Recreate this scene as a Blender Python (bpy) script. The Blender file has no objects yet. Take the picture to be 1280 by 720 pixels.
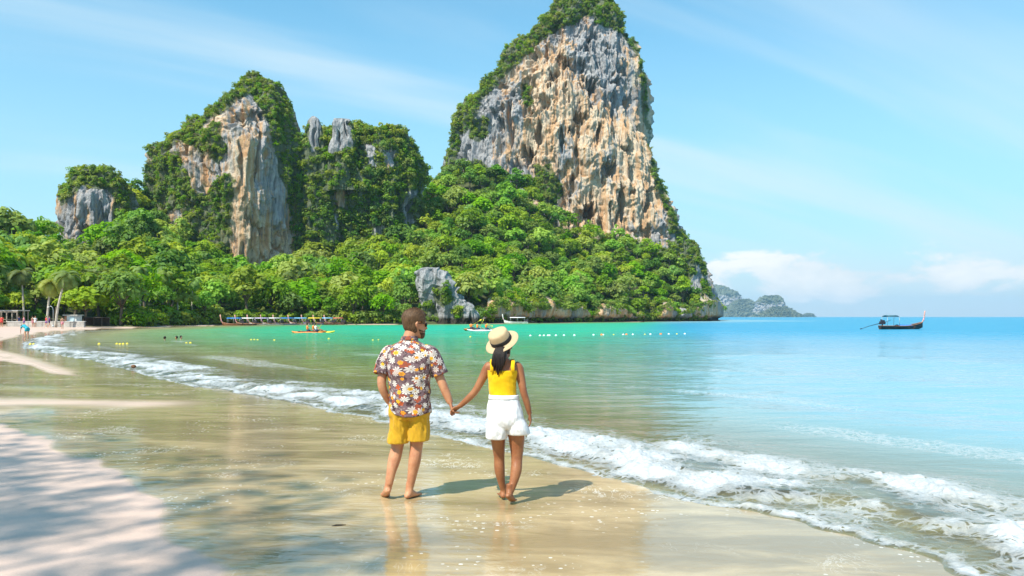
import bpy, bmesh, math, random
import numpy as np
from mathutils import Vector, Matrix, Euler

# ------------------------------------------------------------------ camera, world, sun, exposure
SC = bpy.context.scene
COL = SC.collection
CZ = 1.78                      # camera height above sea level
cam_d = bpy.data.cameras.new('camera')
cam = bpy.data.objects.new('camera', cam_d); COL.objects.link(cam); SC.camera = cam
cam.location = (0, 0, CZ); cam.rotation_euler = (math.radians(90), 0, 0)
cam_d.sensor_width = 36; cam_d.lens = 1000 / 1280 * 36; cam_d.shift_y = 36 / 1280
cam_d.clip_start = 0.05; cam_d.clip_end = 100000

SUN_AZ, SUN_EL = math.radians(220.0), math.radians(52)
sun_d = bpy.data.lights.new('sun', 'SUN'); sun_d.energy = 5.0; sun_d.angle = math.radians(0.53); sun_d.color = (1.0, 0.94, 0.82)
sun = bpy.data.objects.new('sun', sun_d); COL.objects.link(sun)
sdir = Vector((math.sin(SUN_AZ) * math.cos(SUN_EL), math.cos(SUN_AZ) * math.cos(SUN_EL), math.sin(SUN_EL)))
sun.rotation_euler = (-sdir).to_track_quat('-Z', 'Y').to_euler(); sun.location = sdir * 300

SC.view_settings.view_transform = 'Standard'; SC.view_settings.look = 'None'
SC.view_settings.exposure = 0.50; SC.view_settings.gamma = 1.0; SC.view_settings.use_curve_mapping = False
SC.cycles.max_bounces = 6; SC.cycles.diffuse_bounces = 2; SC.cycles.glossy_bounces = 3; SC.cycles.transmission_bounces = 4
SC.cycles.transparent_max_bounces = 8; SC.cycles.volume_bounces = 0
SC.cycles.caustics_reflective = False; SC.cycles.caustics_refractive = False
SC.cycles.sample_clamp_indirect = 4

class NT:
    """tiny node-tree helper"""
    def __init__(s, tree): s.t = tree
    def n(s, typ, ins=None, **kw):
        nd = s.t.nodes.new(typ)
        for k, v in kw.items(): setattr(nd, k, v)
        for k, v in (ins or {}).items(): s.put(nd.inputs[k], v)
        return nd
    def put(s, sock, v):
        if isinstance(v, bpy.types.NodeSocket): s.t.links.new(v, sock)
        elif v is not None:
            if hasattr(sock.default_value, '__len__') and not hasattr(v, '__len__'): v = [v] * len(sock.default_value)
            if hasattr(sock.default_value, '__len__') and len(sock.default_value) == 4 and len(v) == 3: v = (*v, 1)
            sock.default_value = v
    def m(s, op, a, b=None, c=None, clamp=False):
        nd = s.n('ShaderNodeMath', operation=op, use_clamp=clamp)
        for i, v in enumerate((a, b, c)):
            if v is not None: s.put(nd.inputs[i], v)
        return nd.outputs[0]
    def vm(s, op, a, b=None):
        nd = s.n('ShaderNodeVectorMath', operation=op)
        s.put(nd.inputs[0], a)
        if b is not None: s.put(nd.inputs[3 if op == 'SCALE' else 1], b)
        return nd.outputs[1] if op in ('LENGTH', 'DOT_PRODUCT', 'DISTANCE') else nd.outputs[0]
    def mix(s, f, a, b, blend='MIX'):
        nd = s.n('ShaderNodeMix', data_type='RGBA', blend_type=blend)
        s.put(nd.inputs[0], f); s.put(nd.inputs[6], a); s.put(nd.inputs[7], b)
        return nd.outputs[2]
    def ramp(s, f, lo, hi, to0=0.0, to1=1.0, smooth=True):
        nd = s.n('ShaderNodeMapRange', interpolation_type='SMOOTHSTEP' if smooth else 'LINEAR')
        for i, v in enumerate((f, lo, hi, to0, to1)): s.put(nd.inputs[i], v)
        return nd.outputs[0]
    def noise(s, vec, scale, detail=3, rough=0.5, dist=0.0, dim='3D'):
        return s.n('ShaderNodeTexNoise', {'Vector': vec, 'Scale': scale, 'Detail': detail, 'Roughness': rough, 'Distortion': dist}, noise_dimensions=dim).outputs[0]
    def mapv(s, vec, scale=(1, 1, 1), loc=(0, 0, 0), rot=(0, 0, 0)):
        return s.n('ShaderNodeMapping', {'Vector': vec, 'Scale': scale, 'Location': loc, 'Rotation': rot}).outputs[0]
    def attr(s, name, out=2):
        return s.n('ShaderNodeAttribute', attribute_name=name).outputs[out]
    def sep(s, v):
        return s.n('ShaderNodeSeparateXYZ', {0: v}).outputs
    def comb(s, x, y, z=0.0):
        return s.n('ShaderNodeCombineXYZ', {0: x, 1: y, 2: z}).outputs[0]
    def bump(s, h, strength=0.5, dist=0.1, normal=None):
        nd = s.n('ShaderNodeBump', {'Height': h, 'Strength': strength, 'Distance': dist})
        if normal is not None: s.put(nd.inputs['Normal'], normal)
        return nd.outputs[0]

W = bpy.data.worlds.new('World'); SC.world = W; W.use_nodes = True
def build_world():
    k = NT(W.node_tree); bg = W.node_tree.nodes['Background']
    sky = k.n('ShaderNodeTexSky', sky_type='NISHITA', sun_disc=False, sun_elevation=SUN_EL, sun_rotation=SUN_AZ,
              air_density=1.0, dust_density=0.4, ozone_density=1.0, altitude=0.0)
    d = k.n('ShaderNodeTexCoord').outputs['Generated']
    x, y, z = k.sep(d)
    zc = k.m('MAXIMUM', z, 0.0)
    base = k.mix(1.0, sky.outputs[0], (0.74, 1.52, 1.56), 'MULTIPLY')
    veil = k.ramp(zc, 0.38, 0.0, 0.10, 1.0, False)
    skyc = k.mix(veil, base, k.mix(k.ramp(zc, 0.0, 0.14), (5.3, 6.2, 6.7), (3.7, 5.6, 6.6)))
    # thin cirrus streaks, on a flat layer overhead
    zz = k.m('ADD', zc, 0.16)
    pl = k.mapv(k.comb(k.m('DIVIDE', x, zz), k.m('DIVIDE', y, zz), 0.0), rot=(0, 0, math.radians(-31)))
    c1 = k.noise(k.mapv(pl, scale=(0.28, 1.5, 1), loc=(3.1, 1.25, 0)), 1.3, 5, 0.5, 0.35)
    c2 = k.noise(k.mapv(pl, scale=(0.5, 0.6, 1), loc=(7, 2, 0)), 0.8, 3, 0.5)
    ci = k.m('MULTIPLY', k.ramp(c1, 0.40, 0.72), k.ramp(c2, 0.30, 0.58))
    skyc = k.mix(k.m('MULTIPLY', ci, 0.62), skyc, (5.6, 6.7, 7.2))
    # cumulus bank low over the horizon
    d = k.mapv(d, rot=(0, 0, 0.67))
    cm = k.noise(k.mapv(d, scale=(9, 9, 20), loc=(4.3, 0.4, 0.2)), 1.0, 8, 0.58, 0.25)
    band = k.m('MULTIPLY', k.ramp(zc, 0.008, 0.03), k.ramp(zc, 0.10, 0.045))
    big = k.noise(k.mapv(d, scale=(3.6, 3.6, 1.0), loc=(1.65, 2.3, 0)), 1.0, 1, 0.5)
    cu = k.ramp(k.m('ADD', k.m('MULTIPLY', cm, 1.3), k.m('ADD', k.m('MULTIPLY', big, 0.5), k.m('MULTIPLY', band, 0.2))), 1.05, 1.19)
    cu = k.m('MULTIPLY', k.m('MULTIPLY', cu, k.ramp(band, 0.05, 0.5)), 0.95)
    white = k.mix(k.ramp(cm, 0.42, 0.72), (6.3, 6.8, 7.0), (8.2, 8.05, 7.8))
    skyc = k.mix(cu, skyc, white)
    k.put(bg.inputs[0], skyc); bg.inputs[1].default_value = 0.1
build_world()

# ------------------------------------------------------------------ helpers
R = random.Random(7)
rng = np.random.default_rng(11)

def px(x, y, D):
    """world point seen at photograph pixel (x, y) and D metres ahead"""
    return Vector(((x - 640) / 1000 * D, D, CZ + (396 - y) / 1000 * D))
def ground(x, y, z=0.0):
    D = (CZ - z) * 1000 / (y - 396)
    return Vector(((x - 640) / 1000 * D, D, z))

def _h(ix, iy, iz, seed):
    h = (ix.astype(np.uint32) * np.uint32(374761393) + iy.astype(np.uint32) * np.uint32(668265263)
         + iz.astype(np.uint32) * np.uint32(2147483647) + np.uint32((seed * 974634533) & 0xffffffff))
    h = (h ^ (h >> np.uint32(13))) * np.uint32(1274126177)
    h = (h ^ (h >> np.uint32(16))) * np.uint32(2246822519)
    h = h ^ (h >> np.uint32(15))
    return h.astype(np.float32) / np.float32(4294967295.0) * 2 - 1
def vnoise(x, y, z, seed=0):
    with np.errstate(over='ignore'):
        xf, yf, zf = np.floor(x), np.floor(y), np.floor(z)
        ix, iy, iz = xf.astype(np.int64), yf.astype(np.int64), zf.astype(np.int64)
        fx, fy, fz = (x - xf), (y - yf), (z - zf)
        fx = fx * fx * fx * (fx * (fx * 6 - 15) + 10); fy = fy * fy * fy * (fy * (fy * 6 - 15) + 10); fz = fz * fz * fz * (fz * (fz * 6 - 15) + 10)
        r = 0
        for a in (0, 1):
            wx = fx if a else 1 - fx
            for b in (0, 1):
                wy = fy if b else 1 - fy
                for c in (0, 1):
                    wz = fz if c else 1 - fz
                    r = r + wx * wy * wz * _h(ix + a, iy + b, iz + c, seed)
    return r
def fbm(x, y, z, octv=4, gain=0.5, seed=0):
    r, a, f, t = 0, 1.0, 1.0, 0.0
    for i in range(octv):
        r = r + a * vnoise(x * f + 13.7 * i, y * f - 7.1 * i, z * f + 3.3 * i, seed + i); t += a; a *= gain; f *= 2.03
    return r / t
def sstep(a, b, x):
    t = np.clip((x - a) / (b - a), 0, 1); return t * t * (3 - 2 * t)

def tag(o, label=None, cat=None, group=None, kind=None):
    if label: o['label'] = label
    if cat: o['category'] = cat
    if group: o['group'] = group
    if kind: o['kind'] = kind
    return o
def mesh_from(name, verts, faces, mat=None, smooth=True):
    me = bpy.data.meshes.new(name)
    verts = np.asarray(verts, dtype=np.float32).reshape(-1, 3)
    if isinstance(faces, np.ndarray) and faces.ndim == 2:
        n, w = faces.shape
        me.vertices.add(len(verts)); me.vertices.foreach_set('co', verts.ravel())
        me.loops.add(n * w); me.loops.foreach_set('vertex_index', faces.astype(np.int32).ravel())
        me.polygons.add(n); me.polygons.foreach_set('loop_start', np.arange(0, n * w, w, dtype=np.int32))
        me.polygons.foreach_set('loop_total', np.full(n, w, dtype=np.int32))
        me.update(calc_edges=True)
    else:
        me.from_pydata([tuple(map(float, v)) for v in verts], [], [tuple(map(int, f)) for f in faces]); me.update()
    if smooth and len(me.polygons): me.polygons.foreach_set('use_smooth', np.ones(len(me.polygons), dtype=bool))
    if mat: me.materials.append(mat)
    return me
def fattr(me, name, vals):
    a = me.attributes.new(name, 'FLOAT', 'POINT'); a.data.foreach_set('value', np.asarray(vals, dtype=np.float32).ravel())
def obj(name, me, parent=None, loc=None, rot=None):
    o = bpy.data.objects.new(name, me); COL.objects.link(o)
    if parent: o.parent = parent
    if loc is not None: o.location = loc
    if rot is not None: o.rotation_euler = rot
    return o
def empty(name, loc, rz=0.0):
    o = bpy.data.objects.new(name, None); COL.objects.link(o); o.location = loc; o.rotation_euler = (0, 0, rz); o.empty_display_size = 0.2
    return o
def copy_tree(o, parent=None):
    c = o.copy(); COL.objects.link(c); c.parent = parent
    for ch in list(o.children): copy_tree(ch, c)
    return c
def grid_faces(nr, nc, wrap=False):
    r = np.arange(nr - 1)[:, None]; c = np.arange(nc if wrap else nc - 1)[None, :]
    a = r * nc + c; b = r * nc + (c + 1) % nc
    return np.stack([a, b, b + nc, a + nc], -1).reshape(-1, 4)

class MB:
    """collects simple solids into one mesh"""
    def __init__(s): s.v = []; s.f = []
    def add(s, v, f):
        b = len(s.v); s.v += [tuple(map(float, p)) for p in v]; s.f += [tuple(int(i) + b for i in q) for q in f]; return s
    def box(s, c, d, M=None):
        x, y, z = (i / 2 for i in d)
        v = [Vector((sx * x, sy * y, sz * z)) for sx in (-1, 1) for sy in (-1, 1) for sz in (-1, 1)]
        if M is not None: v = [M @ p for p in v]
        v = [p + Vector(c) for p in v]
        return s.add(v, [(0, 1, 3, 2), (4, 6, 7, 5), (0, 4, 5, 1), (2, 3, 7, 6), (0, 2, 6, 4), (1, 5, 7, 3)])
    def tube(s, pts, rad, n=10, cap=True, squash=1.0, up=None):
        v, f = loft_tube(pts, rad, n, cap, squash, up); return s.add(v, f)
    def build(s, name, mat, parent=None, smooth=True, **k):
        return obj(name, mesh_from(name, s.v, s.f, mat, smooth), parent, **k)

def loft_tube(pts, rad, n=10, cap=True, squash=1.0, up=None):
    pts = [Vector(p) for p in pts]; m = len(pts)
    if not hasattr(rad, '__len__'): rad = [rad] * m
    v, f = [], []
    t0 = (pts[1] - pts[0]).normalized()
    u = Vector(up) if up is not None else (Vector((0, 0, 1)) if abs(t0.z) < 0.9 else Vector((1, 0, 0)))
    u = (u - t0 * u.dot(t0)).normalized()
    for i in range(m):
        t = (pts[min(i + 1, m - 1)] - pts[max(i - 1, 0)]).normalized()
        u = (u - t * u.dot(t)).normalized(); w = t.cross(u)
        r = rad[i]; ra, rb = (r if hasattr(r, '__len__') else (r, r * squash))
        for j in range(n):
            a = 2 * math.pi * j / n
            v.append(pts[i] + u * (math.cos(a) * ra) + w * (math.sin(a) * rb))
    for i in range(m - 1):
        for j in range(n):
            a, b = i * n + j, i * n + (j + 1) % n
            f.append((a, b, b + n, a + n))
    if cap:
        f.append(tuple(reversed(range(n)))); f.append(tuple((m - 1) * n + j for j in range(n)))
    return v, f

def newmat(name):
    m = bpy.data.materials.new(name); m.use_nodes = True
    k = NT(m.node_tree); p = m.node_tree.nodes['Principled BSDF']; o = m.node_tree.nodes['Material Output']
    return m, k, p, o
def plain(name, col, rough=0.6, var=0.15, scale=6.0, bump=0.0, metal=0.0, spec=0.4):
    """painted or cloth-like surface with mottled colour"""
    m, k, p, o = newmat(name)
    co = k.n('ShaderNodeTexCoord').outputs['Object']
    nz = k.noise(co, scale, 4, 0.6)
    c = k.mix(k.ramp(nz, 0.3, 0.7), tuple(i * (1 - var) for i in col), tuple(min(1, i * (1 + var)) for i in col))
    k.put(p.inputs['Base Color'], c); p.inputs['Roughness'].default_value = rough; p.inputs['Metallic'].default_value = metal
    p.inputs['Specular IOR Level'].default_value = spec
    if bump: k.put(p.inputs['Normal'], k.bump(k.noise(co, scale * 4, 3), bump, 0.02))
    return m

# ------------------------------------------------------------------ materials of the place
def foliage_mat(name, dark, light, trans=0.3):
    m, k, p, o = newmat(name)
    rnd = k.n('ShaderNodeObjectInfo').outputs['Random']
    v = k.attr('v')
    pos = k.n('ShaderNodeNewGeometry').outputs['Position']
    patch = k.noise(pos, 0.045, 2, 0.5)
    f = k.m('ADD', k.m('MULTIPLY', v, 0.30), k.m('ADD', k.m('MULTIPLY', rnd, 0.52), k.m('MULTIPLY', k.ramp(patch, 0.35, 0.65), 0.22)))
    c = k.mix(f, dark, light)
    hue = k.n('ShaderNodeHueSaturation', {'Hue': k.ramp(k.m('FRACT', k.m('MULTIPLY', rnd, 7.31)), 0, 1, 0.475, 0.538, False), 'Saturation': k.ramp(k.m('FRACT', k.m('MULTIPLY', rnd, 3.7)), 0, 1, 0.78, 1.05, False), 'Color': c}).outputs[0]
    k.put(p.inputs['Base Color'], hue); p.inputs['Roughness'].default_value = 0.55; p.inputs['Specular IOR Level'].default_value = 0.25
    tr = k.n('ShaderNodeBsdfTranslucent', {'Color': k.mix(1.0, hue, (1.25, 1.15, 0.5), 'MULTIPLY')})
    mx = k.n('ShaderNodeMixShader', {0: trans, 1: p.outputs[0], 2: tr.outputs[0]})
    k.put(o.inputs[0], mx.outputs[0])
    return m
M_LEAF = foliage_mat('tree_leaves', (0.035, 0.135, 0.010), (0.44, 0.62, 0.018), 0.46)
M_SHRUB = foliage_mat('shrub_leaves', (0.045, 0.135, 0.012), (0.36, 0.48, 0.018), 0.45)
M_PALM = foliage_mat('palm_leaves', (0.08, 0.17, 0.03), (0.34, 0.44, 0.08), 0.45)
M_BARK = plain('bark', (0.13, 0.105, 0.08), 0.9, 0.3, 3.0, 0.4)
M_PALMBARK = plain('palm_bark', (0.42, 0.38, 0.32), 0.9, 0.25, 3.0, 0.4)

def rock_mat(name):
    m, k, p, o = newmat(name)
    pos = k.n('ShaderNodeNewGeometry').outputs['Position']
    warm, veg = k.attr('warm'), k.attr('veg')
    st = k.noise(k.mapv(pos, scale=(0.34, 0.34, 0.045)), 1.0, 6, 0.62, 0.6)
    st2 = k.noise(k.mapv(pos, scale=(1.1, 1.1, 0.16), loc=(5, 3, 1)), 1.0, 5, 0.65)
    big = k.noise(k.mapv(pos, scale=(0.075, 0.075, 0.04), loc=(2, 9, 4)), 1.0, 4, 0.6)
    fine = k.noise(pos, 1.9, 5, 0.7)
    grey = k.mix(k.ramp(st2, 0.3, 0.68), (0.41, 0.405, 0.405), (0.20, 0.205, 0.22))
    cream = k.mix(k.ramp(fine, 0.3, 0.7), (0.65, 0.545, 0.41), (0.50, 0.39, 0.275))
    orange = k.mix(k.ramp(st2, 0.35, 0.7), (0.56, 0.36, 0.20), (0.42, 0.23, 0.115))
    wcol = k.mix(k.ramp(st, 0.43, 0.60), cream, orange)
    wf = k.ramp(k.m('ADD', warm, k.m('MULTIPLY', k.m('SUBTRACT', k.m('ADD', k.m('MULTIPLY', st, 0.6), k.m('MULTIPLY', big, 0.6)), 0.6), 2.3)), 0.34, 0.64)
    c = k.mix(wf, grey, wcol)
    # dark seepage streaks and lichen
    sk = k.ramp(k.noise(k.mapv(pos, scale=(0.55, 0.55, 0.032), loc=(11, 2, 0)), 1.0, 6, 0.68), 0.53, 0.66)
    c = k.mix(k.m('MULTIPLY', sk, 0.72), c, (0.10, 0.10, 0.105))
    c = k.mix(k.m('MULTIPLY', k.ramp(fine, 0.55, 0.75), 0.35), c, (0.18, 0.165, 0.14))
    c = k.mix(k.m('MULTIPLY', veg, 0.8), c, (0.075, 0.10, 0.03))
    wet = k.attr('tide')
    c = k.mix(wet, c, (0.05, 0.045, 0.035))
    k.put(p.inputs['Base Color'], c); p.inputs['Roughness'].default_value = 0.9; p.inputs['Specular IOR Level'].default_value = 0.2
    h = k.m('ADD', k.m('MULTIPLY', st2, 0.7), k.m('MULTIPLY', fine, 0.6))
    k.put(p.inputs['Normal'], k.bump(h, 0.9, 0.8))
    return m
M_ROCK = rock_mat('limestone')

# ------------------------------------------------------------------ the shoreline
def catmull(P, per=6):
    P = np.asarray(P, float); out = []
    Q = np.vstack([2 * P[0] - P[1], P, 2 * P[-1] - P[-2]])
    for i in range(1, len(Q) - 2):
        for t in np.arange(per) / per:
            a, b, c, d = Q[i - 1], Q[i], Q[i + 1], Q[i + 2]
            out.append(0.5 * ((2 * b) + (-a + c) * t + (2 * a - 5 * b + 4 * c - d) * t * t + (-a + 3 * b - 3 * c + d) * t ** 3))
    out.append(P[-1]); return np.array(out)
SHORE = catmull([(60, -70), (25, -34), (12, -11), (6.6, -2), (4.2, 2.6), (3.2, 4.9), (2.55, 6.6), (1.75, 8.0), (0.4, 9.9), (-1.24, 12.4), (-2.6, 14.3), (-5.6, 17.7), (-10.3, 23.4),
                 (-19.9, 36.0), (-30, 49), (-40, 67), (-48, 85), (-54, 102), (-57, 118), (-59, 133), (-60, 157), (-58, 175), (-50, 182), (-40, 185),
                 (-27, 192), (-9, 213), (15, 248), (47, 294), (83, 338), (97, 375), (105, 420), (100, 500)], 5)
def shore_dist(X, Y):
    """signed distance to the shoreline (positive out at sea) and position along it"""
    X = np.asarray(X, np.float32).ravel(); Y = np.asarray(Y, np.float32).ravel()
    best = np.full(X.shape, 1e18, np.float32); sg = np.zeros_like(best); al = np.zeros_like(best)
    L = 0.0
    for i in range(len(SHORE) - 1):
        a, b = SHORE[i], SHORE[i + 1]; d = b - a; l2 = float(d @ d); l = math.sqrt(l2)
        t = np.clip(((X - a[0]) * d[0] + (Y - a[1]) * d[1]) / l2, 0, 1)
        dx, dy = X - (a[0] + t * d[0]), Y - (a[1] + t * d[1])
        q = dx * dx + dy * dy; w = q < best
        best = np.where(w, q, best); al = np.where(w, L + t * l, al)
        cr = (X - a[0]) * d[1] - (Y - a[1]) * d[0]
        sg = np.where(w, np.sign(cr), sg); L += l
    return np.sqrt(best) * sg, al
# edge of the water film left behind on the sand
_dp = [(-3.2, 2.6), (-3.0, 3.4), (-2.75, 4.3)] + [tuple(ground(x, y, 0.08)[:2]) for x, y in ((258, 722), (232, 695), (219, 668), (210, 642), (188, 616), (150, 590), (108, 573), (60, 555), (0, 531), (-90, 505), (-260, 478), (-700, 452))]
DRY = catmull(_dp, 4)
def dry_dist(X, Y):
    X = np.asarray(X, np.float32).ravel(); Y = np.asarray(Y, np.float32).ravel()
    best = np.full(X.shape, 1e18, np.float32); sg = np.zeros_like(best)
    for i in range(len(DRY) - 1):
        a, b = DRY[i], DRY[i + 1]; d = b - a; l2 = float(d @ d)
        t = np.clip(((X - a[0]) * d[0] + (Y - a[1]) * d[1]) / l2, 0, 1)
        dx, dy = X - (a[0] + t * d[0]), Y - (a[1] + t * d[1]); q = dx * dx + dy * dy; w = q < best
        best = np.where(w, q, best); sg = np.where(w, np.sign((X - a[0]) * d[1] - (Y - a[1]) * d[0]), sg)
    return np.sqrt(best) * sg          # positive: under the water film
def sand_z(t, X, Y):
    inland = np.clip(-t, 0, None)
    z = 0.018 * np.minimum(inland, 9) + 0.010 * np.clip(inland - 9, 0, 60)
    sea = np.clip(t, 0, None)
    z = z - 0.035 * np.minimum(sea, 40) - 0.01
    return z + 0.012 * vnoise(X / 1.7, Y / 1.7, X * 0, 5) * np.clip(inland / 3, 0, 1)

def projective_grid(cols, rows):
    A, D = np.meshgrid(np.asarray(cols, np.float32), np.asarray(rows, np.float32))
    return (A * D), D

def build_sand():
    cols = np.concatenate([-np.geomspace(14, 0.85, 60), np.arange(-0.82, 0.82, 0.0042), np.geomspace(0.85, 14, 30)])
    rows = np.concatenate([np.linspace(0.25, 4.6, 24), CZ * 1000 / np.arange(366, 8, -1.6), np.linspace(235, 520, 10)])
    X, Y = projective_grid(cols, rows); sh = X.shape
    t, al = shore_dist(X, Y); wet = dry_dist(X, Y)
    x, y = X.ravel(), Y.ravel()
    z = sand_z(t, x, y)
    f = grid_faces(*sh)
    tf = t[f].max(1); keep = (t[f].min(1) < 12) & (np.abs(x[f]).max(1) < 700)
    me = mesh_from('beach_sand', np.stack([x, y, z], 1), f[keep], M_SAND)
    wetv = sstep(-0.04, 0.09, wet + 0.30 * fbm(x / 0.8, y / 0.8, x * 0, 4, seed=4))
    al_ = al; bandn = fbm(al_ / 9.0, t / 1.7, x * 0, 3, seed=91); strip = np.exp(-((y - 16.3 - 0.10 * (x + 9) + 0.8 * fbm(x / 4, y / 3, x * 0, 2, seed=93)) / 0.75) ** 2) * sstep(-5.5, -7.5, x); film = (1 - 0.8 * strip) * (1 - 0.85 * sstep(-0.06, 0.16, bandn) * sstep(11, 17, y) * sstep(-1.0, -2.2, t))
    wetv = wetv * film * (1 - sstep(70, 84, y) * sstep(-2.0, -3.5, t)); fattr(me, 'wet', wetv); fattr(me, 'sea', t); fattr(me, 'edge', np.exp(-((wet - 0.10) / 0.11) ** 2))
    o = obj('beach_sand', me)
    tag(o, 'wet sandy beach with a glossy film of water and a drier pale patch', 'beach', kind='structure')
    # the rest of the beach, behind the photographer
    xb = np.linspace(-120, 60, 61); yb = np.concatenate([np.linspace(-60, -2, 25), [0.2495]])
    X, Y = np.meshgrid(xb, yb); t, al = shore_dist(X, Y); z = sand_z(t, X.ravel(), Y.ravel()) - 0.004
    f = grid_faces(*X.shape); keep = t[f].min(1) < 6
    me = mesh_from('inland_sand', np.stack([X.ravel(), Y.ravel(), z], 1), f[keep], M_SAND)
    fattr(me, 'wet', np.zeros(X.size)); fattr(me, 'sea', t); fattr(me, 'edge', np.zeros(X.size))
    tag(obj('inland_sand', me), 'dry sand under the trees at the back of the beach', 'beach', kind='structure')

def sand_mat():
    m, k, p, o = newmat('sand')
    pos = k.n('ShaderNodeNewGeometry').outputs['Position']
    wet, edge = k.attr('wet'), k.attr('edge')
    g = k.noise(pos, 60, 4, 0.7); mid = k.noise(pos, 1.3, 4, 0.55); str_ = k.noise(k.mapv(pos, scale=(0.5, 1.5, 1), rot=(0, 0, 0.9)), 1.4, 4, 0.6, 0.6)
    dry = k.mix(k.ramp(mid, 0.3, 0.7), (0.66, 0.485, 0.40), (0.57, 0.42, 0.345))
    str_ = k.m('ADD', k.m('MULTIPLY', str_, 0.55), k.m('MULTIPLY', k.noise(k.mapv(k.mapv(pos, rot=(0, 0, -0.15)), scale=(0.10, 0.55, 1), loc=(2, 0.3, 0)), 1.0, 4, 0.55, 0.4), 0.45))
    wetc = k.mix(k.ramp(str_, 0.38, 0.60), (0.31, 0.22, 0.10), (0.60, 0.445, 0.235))
    c = k.mix(wet, dry, wetc)
    c = k.mix(k.ramp(g, 0.35, 0.75, 0.0, 0.2), c, (0.25, 0.2, 0.15))
    # bubbles and scraps of foam riding on the film
    vor = k.n('ShaderNodeTexVoronoi', {'Vector': k.mapv(pos, scale=(1, 1.0, 0)), 'Scale': 17.0, 'Randomness': 1.0}, voronoi_dimensions='2D')
    rsel = k.sep(vor.outputs['Color'])
    dot = k.m('MULTIPLY', k.m('LESS_THAN', vor.outputs['Distance'], k.m('MULTIPLY', rsel[0], 0.32)), k.m('GREATER_THAN', rsel[1], 0.72))
    patch = k.ramp(k.noise(k.mapv(pos, loc=(3.3, 1.2, 0)), 0.9, 3, 0.6), 0.50, 0.62)
    scr = k.noise(k.mapv(pos, scale=(1.6, 0.8, 1), loc=(1, 4, 0)), 3.2, 6, 0.62, 1.6)
    scrap = k.m('MULTIPLY', k.ramp(k.m('ABSOLUTE', k.m('SUBTRACT', scr, 0.5)), 0.022, 0.006), k.ramp(k.noise(pos, 0.7, 2, 0.5), 0.55, 0.66))
    nearsea = k.ramp(k.attr('sea'), -0.9, -0.1)
    fm = k.m('MULTIPLY', k.m('MAXIMUM', k.m('MULTIPLY', dot, patch), k.m('MULTIPLY', scrap, 0.8)), wet)
    c = k.mix(k.m('MULTIPLY', fm, 0.55), c, (0.85, 0.86, 0.86))
    k.put(p.inputs['Base Color'], c)
    k.put(p.inputs['Roughness'], k.ramp(wet, 0, 1, 0.62, 0.5)); p.inputs['Specular IOR Level'].default_value = 0.25
    k.put(p.inputs['Normal'], k.bump(k.m('ADD', k.m('MULTIPLY', g, 0.25), k.m('MULTIPLY', mid, 1.0)), 0.35, 0.02))
    k.put(p.inputs['Coat Weight'], k.m('MULTIPLY', k.m('SUBTRACT', 1.0, k.m('MULTIPLY', fm, 0.7)), k.ramp(wet, 0, 1, 0.16, 1.0)))
    k.put(p.inputs['Coat Roughness'], k.ramp(wet, 0, 1, 0.3, 0.045)); p.inputs['Coat IOR'].default_value = 1.42
    rip = k.noise(k.mapv(pos, scale=(1.0, 2.6, 1), rot=(0, 0, 0.62)), 3.2, 4, 0.55, 0.7)
    rip2 = k.noise(k.mapv(pos, scale=(1.0, 2.0, 1), rot=(0, 0, 0.3)), 16, 3, 0.55)
    choppy = k.ramp(k.noise(k.mapv(pos, loc=(4, 7, 0)), 0.55, 2, 0.5), 0.4, 0.65, 0.15, 1.0)
    cn = k.bump(k.m('ADD', rip, k.m('MULTIPLY', k.m('MULTIPLY', rip2, 0.16), choppy)), 0.13, 0.035)
    k.put(p.inputs['Coat Normal'], cn)
    return m
M_SAND = sand_mat()
build_sand()

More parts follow.
